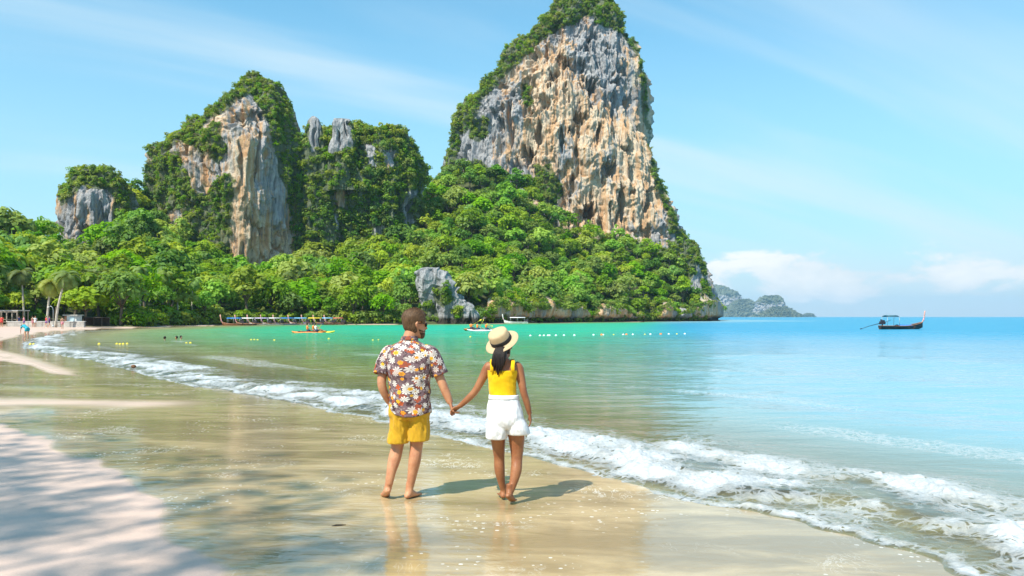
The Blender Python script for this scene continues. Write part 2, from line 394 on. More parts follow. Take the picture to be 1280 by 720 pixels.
# ------------------------------------------------------------------ the sea with its breaking wave
def sea_mat():
    m, k, p, o = newmat('sea_water')
    pos = k.n('ShaderNodeNewGeometry').outputs['Position']
    x, y, z = k.sep(pos)
    t, foam = k.attr('sea'), k.attr('foam')
    tn = k.m('ADD', t, k.m('MULTIPLY', k.m('SUBTRACT', k.noise(k.mapv(pos, scale=(1, 0.6, 1)), 0.08, 3, 0.6), 0.5), k.m('MULTIPLY', t, 0.9)))
    c = k.mix(k.ramp(tn, 1.0, 8, smooth=False), (0.33, 0.27, 0.12), (0.20, 0.235, 0.085))
    c = k.mix(k.ramp(tn, 4, 22), c, (0.05, 0.36, 0.17))
    c = k.mix(k.ramp(tn, 14, 45), c, (0.012, 0.43, 0.27))
    # deeper blue outside the bay; pale blue inshore paints in reflected sky
    out = k.ramp(k.m('ADD', k.m('MULTIPLY', x, 1.0), k.m('MULTIPLY', k.m('SUBTRACT', y, 60), -0.19)), 2, 17)
    c = k.mix(k.m('MULTIPLY', out, k.ramp(tn, 0.5, 8)), c, k.mix(k.ramp(tn, 12, 60), (0.17, 0.36, 0.45), (0.02, 0.27, 0.44)))
    wp = k.noise(k.mapv(pos, scale=(0.22, 1.1, 1)), 0.30, 4, 0.65, 0.3)
    c = k.mix(k.m('MULTIPLY', k.ramp(wp, 0.42, 0.66), k.ramp(tn, 8, 50, 0, 0.5)), c, k.mix(1.0, c, (0.6, 0.72, 0.86), 'MULTIPLY'))
    k.put(p.inputs['Base Color'], c); p.inputs['Roughness'].default_value = 0.06; p.inputs['IOR'].default_value = 1.333
    dist = k.m('SQRT', k.m('ADD', k.m('MULTIPLY', x, x), k.m('MULTIPLY', y, y)))
    k.put(p.inputs['Specular IOR Level'], k.ramp(dist, 25, 90, 0.9, 0.26)); k.put(p.inputs['Roughness'], k.ramp(dist, 25, 120, 0.06, 0.3))
    w1 = k.noise(k.mapv(pos, scale=(0.7, 1.7, 1), rot=(0, 0, -0.35)), 1.1, 4, 0.55, 0.4)
    w2 = k.noise(k.mapv(pos, scale=(0.8, 1.5, 1), rot=(0, 0, 0.25)), 4.5, 3, 0.6)
    w3 = k.noise(k.mapv(pos, scale=(0.5, 1.9, 1), rot=(0, 0, -0.1)), 0.22, 3, 0.55)
    fade = k.ramp(dist, 10, 60, 0.14, 1.0)
    h = k.m('ADD', k.m('MULTIPLY', w3, k.ramp(dist, 25, 120, 0.2, 4.5)), k.m('ADD', k.m('MULTIPLY', w1, k.m('MULTIPLY', fade, 0.55)), k.m('MULTIPLY', w2, k.m('MULTIPLY', fade, 0.10))))
    k.put(p.inputs['Normal'], k.bump(h, 0.9, 0.34))
    # the sand shows through the shallow edge
    tr = k.n('ShaderNodeBsdfTransparent', {'Color': (0.80, 0.92, 0.92)})
    gl = k.n('ShaderNodeBsdfGlossy', {'Color': (1, 1, 1), 'Roughness': 0.06, 'Normal': p.inputs['Normal'].links[0].from_socket})
    fr = k.n('ShaderNodeFresnel', {'IOR': 1.333, 'Normal': p.inputs['Normal'].links[0].from_socket})
    thin = k.n('ShaderNodeMixShader', {0: k.m('MULTIPLY', fr.outputs[0], 0.85), 1: tr.outputs[0], 2: gl.outputs[0]})
    body = k.n('ShaderNodeMixShader', {0: k.ramp(t, 0.2, 6.0, 0.12, 1.0), 1: thin.outputs[0], 2: p.outputs[0]})
    # foam: dense where it breaks, lace behind
    warp = k.vm('ADD', pos, k.vm('SCALE', k.n('ShaderNodeTexNoise', {'Vector': pos, 'Scale': 2.2, 'Detail': 3}).outputs[1], 0.75))
    v1 = k.n('ShaderNodeTexVoronoi', {'Vector': warp, 'Scale': 4.2}, feature='DISTANCE_TO_EDGE').outputs['Distance']
    v2 = k.n('ShaderNodeTexVoronoi', {'Vector': warp, 'Scale': 8.5}, feature='DISTANCE_TO_EDGE').outputs['Distance']
    lace = k.m('MINIMUM', k.m('MULTIPLY', v1, 2.6), k.m('ADD', k.m('MULTIPLY', v2, 2.6), 0.1))
    grain = k.noise(pos, 22, 4, 0.7)
    lace = k.m('ADD', lace, k.m('MULTIPLY', k.m('SUBTRACT', grain, 0.5), 0.5))
    ff = k.ramp(k.m('SUBTRACT', k.m('MULTIPLY', foam, 1.25), lace), -0.06, 0.22)
    fs = k.n('ShaderNodeBsdfPrincipled', {'Base Color': k.mix(k.ramp(grain, 0.3, 0.7), (0.40, 0.44, 0.47), (0.60, 0.62, 0.63)), 'Roughness': 0.7, 'Specular IOR Level': 0.3, 'Normal': k.bump(k.m('ADD', grain, k.m('MULTIPLY', k.noise(pos, 9, 4, 0.6), 1.6)), 0.6, 0.035)})
    fin = k.n('ShaderNodeMixShader', {0: k.m('MULTIPLY', ff, k.ramp(k.m('ADD', foam, k.m('MULTIPLY', k.m('SUBTRACT', k.noise(pos, 3.0, 4, 0.6), 0.5), 0.9)), 0.1, 0.9, 0.35, 0.95)), 1: body.outputs[0], 2: fs.outputs[0]})
    k.put(o.inputs[0], fin.outputs[0])
    return m
M_SEA = sea_mat()

def build_sea():
    cols = np.concatenate([-np.geomspace(3, 0.8, 30), np.arange(-0.76, 0.76, 0.00125), np.geomspace(0.77, 16, 60)])
    rows = np.concatenate([np.geomspace(0.3, 4.4, 40), CZ * 1000 / np.concatenate([np.arange(395, 60, -0.75), np.arange(60, 6, -1.0), np.arange(6, 0.4, -0.4)]), [6000, 9000]])
    X, Y = projective_grid(cols, rows); sh = X.shape
    t, al = shore_dist(X, Y); x, y = X.ravel(), Y.ravel()
    near = np.abs(t) < 45
    zero = np.zeros_like(x)
    z = zero.copy(); foam = zero.copy()
    i = np.where((t > -2) & (t < 60) & (y < 190))[0]
    T, A, xi, yi = t[i], al[i], x[i], y[i]; Z0 = T * 0
    # ragged leading edge of the swash
    w = T + 0.42 * fbm(A / 2.1, Z0, Z0, 3, seed=21) + 0.16 * fbm(A / 0.5, T / 1.5, Z0, 2, seed=22)
    lift = sstep(-0.15, 0.1, w)
    far = np.clip(1 - T / 60, 0, 1)
    Hs = 0.065 + 0.045 * fbm(A / 3.0, Z0, Z0, 2, seed=23)
    wc = w + 0.35 * fbm(A / 1.1, Z0 + 3, Z0, 3, seed=24)
    bore = Hs * sstep(0.35, 0.75, wc) * (1 - 0.85 * sstep(0.8, 2.4, wc))
    H2 = 0.06 * sstep(-0.1, 0.5, fbm(A / 4.5, Z0 + 9, Z0, 2, seed=25))
    w2 = T + 0.5 * fbm(A / 2.6, Z0 + 5, Z0, 3, seed=26)
    bore += H2 * sstep(1.6, 2.0, w2) * (1 - sstep(2.0, 3.4, w2))
    F = sstep(-0.05, 0.1, w) * (1 - sstep(1.3, 3.4 , w + 0.7 * fbm(xi / 1.3, yi / 1.3, Z0, 3, seed=27)))
    patch = 0.62 + 1.15 * fbm(xi / 0.7, yi / 0.7, Z0, 4, gain=0.6, seed=28)
    core = np.clip(sstep(0.3, 0.65, wc) * (1 - sstep(0.95, 1.7, wc)) + 0.8 * (H2 / 0.06) * sstep(1.6, 1.9, w2) * (1 - sstep(2.1, 2.7, w2)), 0, 1)
    lip = np.exp(-((w - 0.03) / 0.07) ** 2)
    fo = np.clip(F * np.clip(patch, 0, 2) * 0.38 + core * (0.02 + 0.60 * np.clip(patch, 0, 2)) + lip * 0.4, 0, 1.1)
    # streaks of old foam drifting further out
    st = 0.6 * sstep(0.25, 0.6, fbm(A / 9.0, T / 1.6, Z0, 3, seed=29)) * (1 - sstep(5, 26, T)) * sstep(2, 4, T) * 0.42
    fo = np.maximum(fo, st)
    lump = fo * (0.10 * np.abs(fbm(xi / 0.22, yi / 0.22, Z0, 3, gain=0.6, seed=30)) - 0.02 + 0.018 * fbm(xi / 0.07, yi / 0.07, Z0, 2, seed=32) + 0.05 * fbm(xi / 0.5, yi / 0.5, Z0, 2, seed=31))
    sw = 0
    for c, hgt, wd, sd in ((7.5, 0.09, 1.3, 41), (14.5, 0.13, 1.9, 42), (24, 0.14, 2.6, 43), (37, 0.14, 3.2, 44)):
        tt = T + 1.3 * fbm(A / 14, Z0 + sd, Z0, 2, seed=sd)
        sw = sw + hgt * (0.6 + 0.6 * vnoise(A / 11, Z0 + sd, Z0, sd)) * np.exp(-((tt - c) / wd) ** 2)
    chop = 0.022 * fbm(xi / 1.1, yi / 0.55, Z0, 3, seed=51) * sstep(1.5, 6, T)
    zz = -0.02 + 0.030 * lift + (bore + lump * lift) + (sw + chop)
    zz = np.where(T < 0, zz + sand_z(T, xi, yi) * sstep(-0.5, 0.0, w), zz)
    zz = zz * 1.0
    dfade = 1 - sstep(70, 190, yi)
    z[i] = zz * (0.15 + 0.85 * dfade); foam[i] = fo * (0.25 + 0.75 * (1 - sstep(60, 110, yi)))
    z = np.where(t < -1.2, -0.25, z)
    wfull = np.full_like(x, -9); wfull[i] = w; wfull[(t >= 60) | ((y >= 190) & (t > 0))] = 9
    z = np.where(wfull < -0.08, np.minimum(z, -0.02 - 0.10 * np.clip(-wfull - 0.08, 0, 2)), z)
    f = grid_faces(*sh)
    keep = (t[f].max(1) > -0.9) & (np.abs(x[f]).max(1) < 12000) & ~((y[f].min(1) > 520) & (x[f].max(1) < -900))
    me = mesh_from('sea', np.stack([x, y, z], 1), f[keep], M_SEA)
    fattr(me, 'sea', np.clip(t, -5, 400)); fattr(me, 'foam', foam)
    bm = None
    o = obj('sea', me)
    tag(o, 'emerald to blue sea with small foaming waves breaking on the beach', 'sea', kind='structure')
build_sea()

# ------------------------------------------------------------------ scattering and leaf shapes
def leaf_cloud(clumps, per, size, seed, flat=0.55, jit=0.28):
    """leaf-cluster cards spread over clump spheres: clumps = [(centre, radius)]"""
    g = np.random.default_rng(seed); V, VV = [], []
    for c, r in clumps:
        n = max(6, int(per * r * r)); d = g.normal(size=(n, 3)); d /= np.linalg.norm(d, axis=1)[:, None]
        d[:, 2] = np.where((d[:, 2] < -0.25) & (g.random(n) < 0.75), -d[:, 2], d[:, 2])
        p = np.asarray(c) + d * (r * (0.72 + 0.4 * g.random((n, 1)))) * np.array([1, 1, 0.8])
        nm = d + np.array([0, 0, flat]) + g.normal(size=(n, 3)) * jit; nm /= np.linalg.norm(nm, axis=1)[:, None]
        a = np.cross(nm, g.normal(size=(n, 3))); a /= np.linalg.norm(a, axis=1)[:, None]; b = np.cross(nm, a)
        s = size * (0.6 + 0.8 * g.random((n, 1)))
        V.append(np.stack([p - a * s, p - b * s * 0.62 + nm * s * 0.18, p + a * s * 1.05, p + b * s * 0.62 + nm * s * 0.14], 1).reshape(-1, 3))
        VV.append(np.repeat(np.clip(0.5 * g.random(n) + 0.5 * g.random(), 0, 1), 4))
    V = np.concatenate(V); VV = np.concatenate(VV)
    return V, np.arange(len(V)).reshape(-1, 4), VV
def crown_mesh(name, seed, Rx=3.6, Hz=2.8, zc=5.2, n=17, per=20, size=0.42, mat=None):
    g = np.random.default_rng(seed); cl = [((0, 0, zc - 0.1 * Hz), Rx * 0.55)]
    for i in range(n):
        a = i * 2.399 + g.random() * 0.8; e = g.uniform(-0.35, 1.0); rr = math.sqrt(max(0, 1 - max(e, 0) ** 2)) * g.uniform(0.55, 1.0)
        cl.append(((math.cos(a) * rr * Rx * 0.78, math.sin(a) * rr * Rx * 0.78, zc + e * Hz * 0.72), Rx * g.uniform(0.22, 0.40)))
    V, F, v = leaf_cloud(cl, per, size, seed + 5)
    me = mesh_from(name, V, F, mat or M_LEAF, smooth=False); fattr(me, 'v', v); return me, cl
def trunk_mesh(name, seed, cl, H=4.0, r=0.22):
    g = random.Random(seed); b = MB()
    dx, dy = g.uniform(-.5, .5), g.uniform(-.5, .5)
    b.tube([(0, 0, -0.6), (dx * .2, dy * .2, H * .3), (dx * .6, dy * .6, H * .65), (dx, dy, H)], [r * 1.35, r, r * .85, r * .55], 8)
    for c, rr in cl[1::3]:
        s = Vector((dx * .6, dy * .6, H * .62)); e = Vector(c); mid = s.lerp(e, .5) + Vector((0, 0, .2))
        b.tube([s, mid, e], [r * .5, r * .33, r * .14], 6)
    return mesh_from(name, b.v, b.f, M_BARK)

TREE_PROTO = []
for i, (rx, hz, zc, n) in enumerate([(3.6, 2.8, 5.4, 17), (4.1, 2.4, 5.0, 20), (3.1, 3.4, 5.9, 16), (3.8, 3.0, 6.2, 19), (3.3, 2.3, 4.6, 14), (4.4, 3.0, 6.0, 23), (2.8, 3.9, 6.4, 15)]):
    cm, cl = crown_mesh('crown', 100 + i, rx, hz, zc, n, per=(20, 26, 15, 20, 34, 14, 24)[i], size=(.42, .36, .50, .42, .31, .55, .38)[i])
    TREE_PROTO.append((cm, trunk_mesh('trunk', 200 + i, cl, zc - 0.6), rx))
SHRUB_PROTO = []
for i in range(6):
    g = np.random.default_rng(60 + i); cl = [((0, 0, 0.25), 0.62)] + [((g.uniform(-.65, .65), g.uniform(-.65, .65), g.uniform(0.0, .75)), g.uniform(.25, .5)) for _ in range(7)]
    V, F, v = leaf_cloud(cl, 130, 0.155, 70 + i); me = mesh_from('shrub', V, F, M_SHRUB, smooth=False); fattr(me, 'v', v); SHRUB_PROTO.append(me)
def proto_collection(name, meshes):
    c = bpy.data.collections.new(name)
    for i, m in enumerate(meshes): c.objects.link(bpy.data.objects.new('%s_%02d' % (name, i), m))
    return c
C_SHRUB = proto_collection('shrub_shape', SHRUB_PROTO)
C_TREE = proto_collection('tree_shape', [t[0] for t in TREE_PROTO])

def scatter(name, coll, nproto, P, scl, seed, label, cat, group=None):
    """one mass of foliage: instances on points with their own turn and size"""
    g = np.random.default_rng(seed); n = len(P); scl = np.asarray(scl, np.float32)
    if scl.ndim == 1: scl = np.repeat(scl[:, None], 3, 1)
    me = bpy.data.meshes.new(name); me.vertices.add(n); me.vertices.foreach_set('co', np.asarray(P, np.float32).ravel())
    a = me.attributes.new('rot', 'FLOAT_VECTOR', 'POINT')
    rot = np.stack([g.normal(0, .16, n), g.normal(0, .16, n), g.uniform(0, 6.28, n)], 1).astype(np.float32); a.data.foreach_set('vector', rot.ravel())
    a = me.attributes.new('scl', 'FLOAT_VECTOR', 'POINT'); a.data.foreach_set('vector', scl.ravel())
    a = me.attributes.new('idx', 'INT', 'POINT'); a.data.foreach_set('value', g.integers(0, nproto, n).astype(np.int32))
    o = obj(name, me); tag(o, label, cat, group, 'stuff')
    ng = bpy.data.node_groups.new(name, 'GeometryNodeTree')
    ng.interface.new_socket('Geometry', in_out='INPUT', socket_type='NodeSocketGeometry'); ng.interface.new_socket('Geometry', in_out='OUTPUT', socket_type='NodeSocketGeometry')
    gi, go = ng.nodes.new('NodeGroupInput'), ng.nodes.new('NodeGroupOutput')
    ip = ng.nodes.new('GeometryNodeInstanceOnPoints'); ci = ng.nodes.new('GeometryNodeCollectionInfo')
    ci.inputs['Collection'].default_value = coll; ci.inputs['Separate Children'].default_value = True; ci.inputs['Reset Children'].default_value = True
    ip.inputs['Pick Instance'].default_value = True
    def na(nm, ty):
        q = ng.nodes.new('GeometryNodeInputNamedAttribute'); q.data_type = ty; q.inputs[0].default_value = nm; return q.outputs[0]
    L = ng.links.new
    L(gi.outputs[0], ip.inputs['Points']); L(ci.outputs[0], ip.inputs['Instance']); L(na('idx', 'INT'), ip.inputs['Instance Index'])
    L(na('rot', 'FLOAT_VECTOR'), ip.inputs['Rotation']); L(na('scl', 'FLOAT_VECTOR'), ip.inputs['Scale']); L(ip.outputs[0], go.inputs[0])
    md = o.modifiers.new('scatter', 'NODES'); md.node_group = ng
    return o

def in_poly(x, y, poly):
    r = np.zeros(x.shape, bool); n = len(poly)
    for i in range(n):
        (x1, y1), (x2, y2) = poly[i], poly[(i + 1) % n]
        c = ((y1 > y) != (y2 > y)) & (x < (x2 - x1) * (y - y1) / ((y2 - y1) if y2 != y1 else 1e-9) + x1)
        r ^= c
    return r
def topx(P):
    return 640 + P[:, 0] / P[:, 1] * 1000, 396 - (P[:, 2] - CZ) / P[:, 1] * 1000

# ------------------------------------------------------------------ limestone towers
def tower(name, rows, Dc, kd, u0, pw, nu, nz, seed, amp=1.0, pits=(), vegs=(), vdens=0.0, vr=(1.2, 2.4), warm=(), warm0=0.2, label='', vlabel='', ledge=1.0, bare=(), cat='cliff', tide=None):
    rows = sorted(rows, reverse=True)
    ys = np.array([r[0] for r in rows], float); xl = np.array([r[1] for r in rows], float); xr = np.array([r[2] for r in rows], float)
    # even steps along the outline, not along the height
    seg = np.hypot(np.diff(ys), 0.5 * (np.abs(np.diff(xl)) + np.abs(np.diff(xr)))); cum = np.concatenate([[0], np.cumsum(seg)])
    s = np.linspace(0, cum[-1], nz)
    yy = np.interp(s, cum, ys); L = np.interp(s, cum, xl); Rr = np.interp(s, cum, xr)
    zc = CZ + (396 - yy) / 1000 * Dc; lx = (L - 640) / 1000 * Dc; rx = (Rr - 640) / 1000 * Dc
    cx, w = (lx + rx) / 2, (rx - lx) / 2
    nb = max(24, nu // 8)
    uf = np.sin(np.linspace(-math.pi / 2, math.pi / 2, nu)) * 0.6 + np.linspace(-1, 1, nu) * 0.4
    ub = np.sin(np.linspace(math.pi / 2, -math.pi / 2, nb + 2))[1:-1]
    def prof(u):
        uu = np.where(u < u0, (u - u0) / (1 + u0), (u - u0) / (1 - u0))
        return np.clip(1 - np.abs(uu) ** pw, 0, 1) ** (1 / pw)
    U = np.concatenate([uf, ub])[None, :]; fr = np.concatenate([-prof(uf), 0.8 * np.sqrt(np.clip(1 - ub ** 2, 0, 1))])[None, :]
    X = cx[:, None] + w[:, None] * U; Y = Dc + kd * w[:, None] * fr; Z = np.repeat(zc[:, None], X.shape[1], 1)
    P = np.stack([X, Y, Z], -1)
    du = np.roll(P, -1, 1) - np.roll(P, 1, 1); dv = np.gradient(P, axis=0)
    N = np.cross(du, dv); N /= np.linalg.norm(N, axis=-1)[..., None] + 1e-9
    N[..., 2] *= 0.35; N /= np.linalg.norm(N, axis=-1)[..., None] + 1e-9
    sh = X.shape; x, y, z = (P[..., i].ravel().astype(np.float32) for i in range(3))
    k = Dc / 380.0
    o = seed * 17.3
    q = 2.0 * fbm(x / 14 + o, y / 14, z / 30, 2, seed=seed)
    big = fbm((x + q) / 17 + o, y / 17, z / 26, 3, seed=seed + 1)
    f1 = 1 - 2 * np.abs(vnoise((x + q) / 5.0 + o, y / 5.0, z / 42, seed + 2))
    f2 = 1 - 2 * np.abs(vnoise((x + .6 * q) / 1.9 + o, y / 1.9, z / 17, seed + 3))
    lm = sstep(-0.15, 0.35, fbm(x / 12 + 5 + o, y / 12, z / 14, 2, seed=seed + 4))
    zz = z / 8.5 + 1.6 * fbm(x / 6 + o, y / 6, z / 30, 3, seed=seed + 5); fr_ = zz - np.floor(zz)
    led = np.where(fr_ < 0.06, fr_ / 0.06, 1 - (fr_ - 0.06) / 0.94)
    z2 = z / 3.1 + 1.5 * fbm(x / 2.4 + o, y / 2.4, z / 14, 3, seed=seed + 8); f2_ = z2 - np.floor(z2)
    led2 = np.where(f2_ < 0.1, f2_ / 0.1, 1 - (f2_ - 0.1) / 0.9)
    fine = fbm(x / 0.95 + o, y / 0.95, z / 1.9, 3, gain=0.6, seed=seed + 6)
    blk = np.abs(fbm((x + q) / 3.2 + o, y / 3.2, z / 4.5, 3, gain=0.55, seed=seed + 9))
    f3 = 1 - 2 * np.abs(vnoise(x / 0.85 + o, y / 0.85, z / 8, seed + 20))
    crag = np.abs(fbm(x / 2.0 + o, y / 2.0, z / 2.6, 3, gain=0.6, seed=seed + 21))
    # solution pockets hung with stalactites along their upper rims
    zs = z + 2.2 * (1 - 2 * np.abs(vnoise(x / 1.1 + o, y / 1.1, z / 40, seed + 22)))
    pock = sstep(0.20, 0.42, fbm(x / 7.5 + 3 + o, y / 7.5, zs / 10, 3, gain=0.6, seed=seed + 23))
    blockn = np.round(fbm((x + q) / 9 + o, y / 9, z / 12, 2, seed=seed + 24) * 5) / 5
    d = amp * (2.6 * big + 2.7 * f1 + 1.25 * f2 + 0.5 * f3 + 2.4 * blockn + ledge * (1.3 * lm * led + 0.5 * lm * led2) + 0.38 * fine - 1.3 * blk - 0.55 * crag - 4.8 * pock * (0.5 + 0.5 * lm))
    taper = np.clip(np.repeat(w[:, None], sh[1], 1).ravel() / (9 * amp), 0.12, 1)
    d *= taper
    pxx, pyy = topx(np.stack([x, y, z], 1))
    nx = pxx + 7 * fbm(x / 5 + o, y / 5, z / 9, 3, seed=seed + 12); ny = pyy + 6 * fbm(x / 4 + 9 + o, y / 4, z / 6, 3, seed=seed + 13) + 7 * (1 - 2 * np.abs(vnoise(x / 1.0 + o, y / 1.0, z / 40, seed + 25)))
    for (ax, ay, rx_, ry_, dep) in pits:
        ex = (nx - ax) / rx_; ey = (ny - ay) / ry_; ey = np.where(ey < 0, ey * 1.6, ey)
        d -= 1.7 * dep * (1 - sstep(0.55, 1.0, np.hypot(ex, ey)))
    Nn = N.reshape(-1, 3); V = np.stack([x, y, z], 1) + Nn * d[:, None]
    front = np.repeat((np.arange(sh[1]) < nu)[None, :], sh[0], 0).ravel()
    # plants grow where the rock lies back, and on the places given
    px2, py2 = topx(V)
    jx = px2 + 6 * fbm(x / 7 + o, y / 7, z / 7, 3, seed=seed + 15); jy = py2 + 6 * fbm(x / 7, y / 7 + o, z / 7, 3, seed=seed + 16)
    veg = np.zeros(len(V), bool)
    for poly in vegs: veg |= in_poly(jx, jy, poly)
    for poly in bare: veg &= ~in_poly(jx, jy, poly)
    veg &= front | (rng.random(len(V)) < 0.5)
    wv = np.full(len(V), warm0, np.float32)
    for (ax, ay, rx_, ry_, am) in warm: wv += am * np.exp(-(((px2 - ax) / rx_) ** 2 + ((py2 - ay) / ry_) ** 2))
    F = grid_faces(sh[0], sh[1], wrap=True)
    base = Vector((float(cx[0]), Dc, 0.0))
    V0 = V.copy(); V = V - np.array(base)
    top = len(V); nt_ = sh[1]
    Vt = np.vstack([V, V[-nt_:].mean(0) + np.array([0, 0, 0.3])])
    last = (sh[0] - 1) * nt_ + np.arange(nt_)
    cap = np.stack([last, np.roll(last, -1), np.full(nt_, top), np.full(nt_, top)], 1)
    me = bpy.data.meshes.new(name)
    faces = [tuple(r) for r in F] if False else None
    allf = F
    me = mesh_from(name, Vt, allf, M_ROCK)
    bm = bmesh.new(); bm.from_mesh(me); bm.verts.ensure_lookup_table()
    for a, b in zip(last, np.roll(last, -1)): bm.faces.new((bm.verts[int(a)], bm.verts[int(b)], bm.verts[top]))
    bm.to_mesh(me); bm.free()
    me.polygons.foreach_set('use_smooth', np.ones(len(me.polygons), dtype=bool))
    fattr(me, 'warm', np.append(wv, warm0)); fattr(me, 'veg', np.append(veg.astype(np.float32), 1))
    fattr(me, 'tide', np.append(np.zeros(len(V)) if tide is None else 1 - sstep(tide * .5, tide, V0[:, 2]), 0))
    ob = obj(name, me, loc=base); tag(ob, label, cat, kind='structure')
    if vdens:
        q4 = V0[F]; ar = 0.5 * np.linalg.norm(np.cross(q4[:, 2] - q4[:, 0], q4[:, 3] - q4[:, 1]), axis=1)
        ok = veg[F].all(1) & front[F].all(1); pr = ar * ok
        n = int(pr.sum() * vdens)
        if n > 3:
            ch = rng.choice(len(F), n, p=pr / pr.sum()); pts = q4[ch].mean(1) + rng.normal(0, .25, (n, 3))
            sc = rng.uniform(vr[0], vr[1], n) * (0.75 + 0.5 * rng.random(n))
            nrm = Nn[F[ch, 0]]; pts = pts + nrm * (sc[:, None] * 0.12); pts[:, 2] -= sc * 0.25
            S3 = np.stack([sc, sc, sc * rng.uniform(0.9, 1.35, n)], 1)
            scatter('cliff_shrubs', C_SHRUB, 6, pts, S3, seed + 77, vlabel, 'shrubs')
    return ob

tower('limestone_cliff', [(-5, 732, 748), (-2, 722, 757), (4, 708, 766), (20, 690, 773), (40, 669, 781), (60, 650, 787), (80, 634, 793), (100, 616, 798), (120, 600, 802), (140, 584, 805), (152, 574, 807), (175, 568, 811),
       (200, 565, 816), (230, 562, 822), (260, 558, 834), (290, 552, 848), (310, 548, 861), (340, 545, 873), (370, 542, 879), (402, 540, 882)],
      395, 0.52, 0.12, 2.1, 500, 430, 3, 1.0,
      pits=[(737, 265, 10, 15, 7), (662, 196, 8, 16, 5), (672, 170, 5, 22, 3.5), (783, 190, 9, 9, 5), (776, 250, 6, 30, 4.5), (742, 120, 7, 26, 4), (757, 212, 16, 16, 4.5), (690, 100, 8, 12, 3), (716, 235, 6, 20, 4), (640, 150, 4, 40, 3),
            (700, 175, 5, 18, 3), (735, 60, 6, 14, 3), (770, 100, 7, 14, 3), (806, 250, 6, 18, 3.5), (725, 150, 9, 9, 3), (790, 130, 6, 20, 3), (684, 66, 3, 18, 2.5), (748, 168, 5, 16, 4)],
      vegs=[[(555, 172), (560, 145), (585, 105), (625, 62), (675, 4), (730, -22), (780, -14), (796, 50), (800, 76), (788, 62), (776, 42), (752, 32), (738, 22), (712, 28), (690, 40), (668, 62), (648, 80), (632, 94), (616, 112), (602, 126), (592, 148), (580, 166)],
            [(584, 150), (608, 146), (610, 172), (596, 180), (584, 172)], [(556, 160), (574, 158), (572, 188), (564, 212), (552, 212)], [(652, 104), (662, 104), (664, 130), (654, 136)], [(795, 60), (804, 90), (812, 150), (825, 225), (850, 290), (838, 292), (816, 215), (804, 150)],
            [(668, 210), (690, 205), (706, 240), (690, 262), (672, 250)], [(842, 280), (870, 296), (884, 345), (886, 400), (872, 400), (866, 350), (850, 320)], [(545, 205), (600, 200), (640, 230), (700, 290), (860, 310), (860, 420), (540, 420)]],
      vdens=0.34, vr=(0.8, 1.7), warm=[(690, 130, 45, 95, 0.55), (745, 250, 70, 60, 0.45), (800, 200, 26, 120, 0.45), (655, 190, 18, 45, 0.35), (735, 165, 28, 40, 0.35), (590, 175, 20, 40, -0.3), (650, 150, 10, 40, -0.25), (740, 75, 25, 35, -0.2), (705, 200, 22, 50, -0.4), (655, 215, 20, 22, -0.3), (735, 75, 20, 45, -0.25)], warm0=0.33,
      label='tallest limestone cliff, orange and grey rock with a green cap', vlabel='green shrubs along the ridge and cap of the tallest orange cliff')
tower('limestone_cliff', [(92, 315, 322), (97, 309, 331), (110, 298, 343), (128, 284, 354), (145, 255, 360), (160, 232, 363), (175, 212, 366), (188, 196, 369), (205, 192, 372), (240, 188, 375), (290, 184, 377), (350, 180, 379), (400, 178, 381)],
      285, 0.8, 0.42, 1.35, 330, 330, 8, 0.72,
      pits=[(302, 200, 3, 40, 1.0), (275, 225, 4, 30, 2.5), (320, 180, 2.5, 60, 1.6), (250, 180, 4, 18, 2.5), (345, 310, 8, 10, 2)],
      vegs=[[(280, 104), (318, 74), (352, 92), (370, 136), (380, 190), (386, 290), (370, 296), (357, 240), (345, 200), (338, 160), (326, 132), (312, 114), (298, 122)],
            [(170, 182), (225, 144), (274, 118), (298, 116), (284, 136), (266, 144), (252, 158), (262, 176), (252, 198), (243, 182), (226, 176), (208, 190), (190, 204)],
            [(256, 160), (276, 152), (284, 186), (272, 204), (260, 196)], [(196, 196), (222, 186), (232, 206), (206, 214)],
            [(170, 208), (212, 196), (234, 212), (240, 236), (258, 250), (270, 226), (286, 214), (294, 226), (292, 262), (288, 300), (304, 345), (304, 400), (165, 400)]],
      bare=[[(212, 262), (226, 262), (232, 292), (218, 298)], [(242, 210), (262, 206), (262, 234), (246, 240)]],
      vdens=0.50, vr=(0.7, 1.35), warm=[(300, 230, 14, 70, 0.35), (312, 290, 16, 40, 0.3), (350, 315, 20, 25, 0.5), (330, 300, 10, 22, 0.4), (350, 260, 16, 40, -0.3), (240, 175, 12, 20, 0.3)], warm0=0.42,
      label='pointed limestone peak with pale vertical rock face and vine covered flank', vlabel='shrubs and hanging creepers over the pointed pale peak')
tower('limestone_cliff', [(167, 440, 498), (171, 412, 503), (178, 392, 508), (188, 384, 512), (205, 379, 518), (230, 377, 522), (260, 376, 524), (300, 374, 523), (350, 372, 521), (400, 370, 520)],
      302, 0.7, 0.2, 1.9, 230, 210, 14, 0.85, pits=[(512, 265, 5, 26, 4), (416, 238, 4, 24, 2)],
      vegs=[[(365, 145), (535, 140), (540, 420), (360, 420)]],
      bare=[[(455, 182), (468, 178), (470, 208), (458, 206)], [(476, 188), (494, 186), (492, 208), (480, 210)], [(408, 216), (428, 222), (430, 262), (412, 252)], [(434, 222), (446, 228), (444, 246), (436, 244)], [(462, 288), (478, 282), (478, 306), (464, 306)], [(504, 240), (520, 238), (514, 292), (504, 288)]],
      vdens=0.34, vr=(1.0, 2.1), warm0=0.22, warm=[(420, 235, 14, 30, 0.4)], label='broad green karst hill topped by two grey rock spires', vlabel='dense shrubs covering the broad karst hill between the two big cliffs')
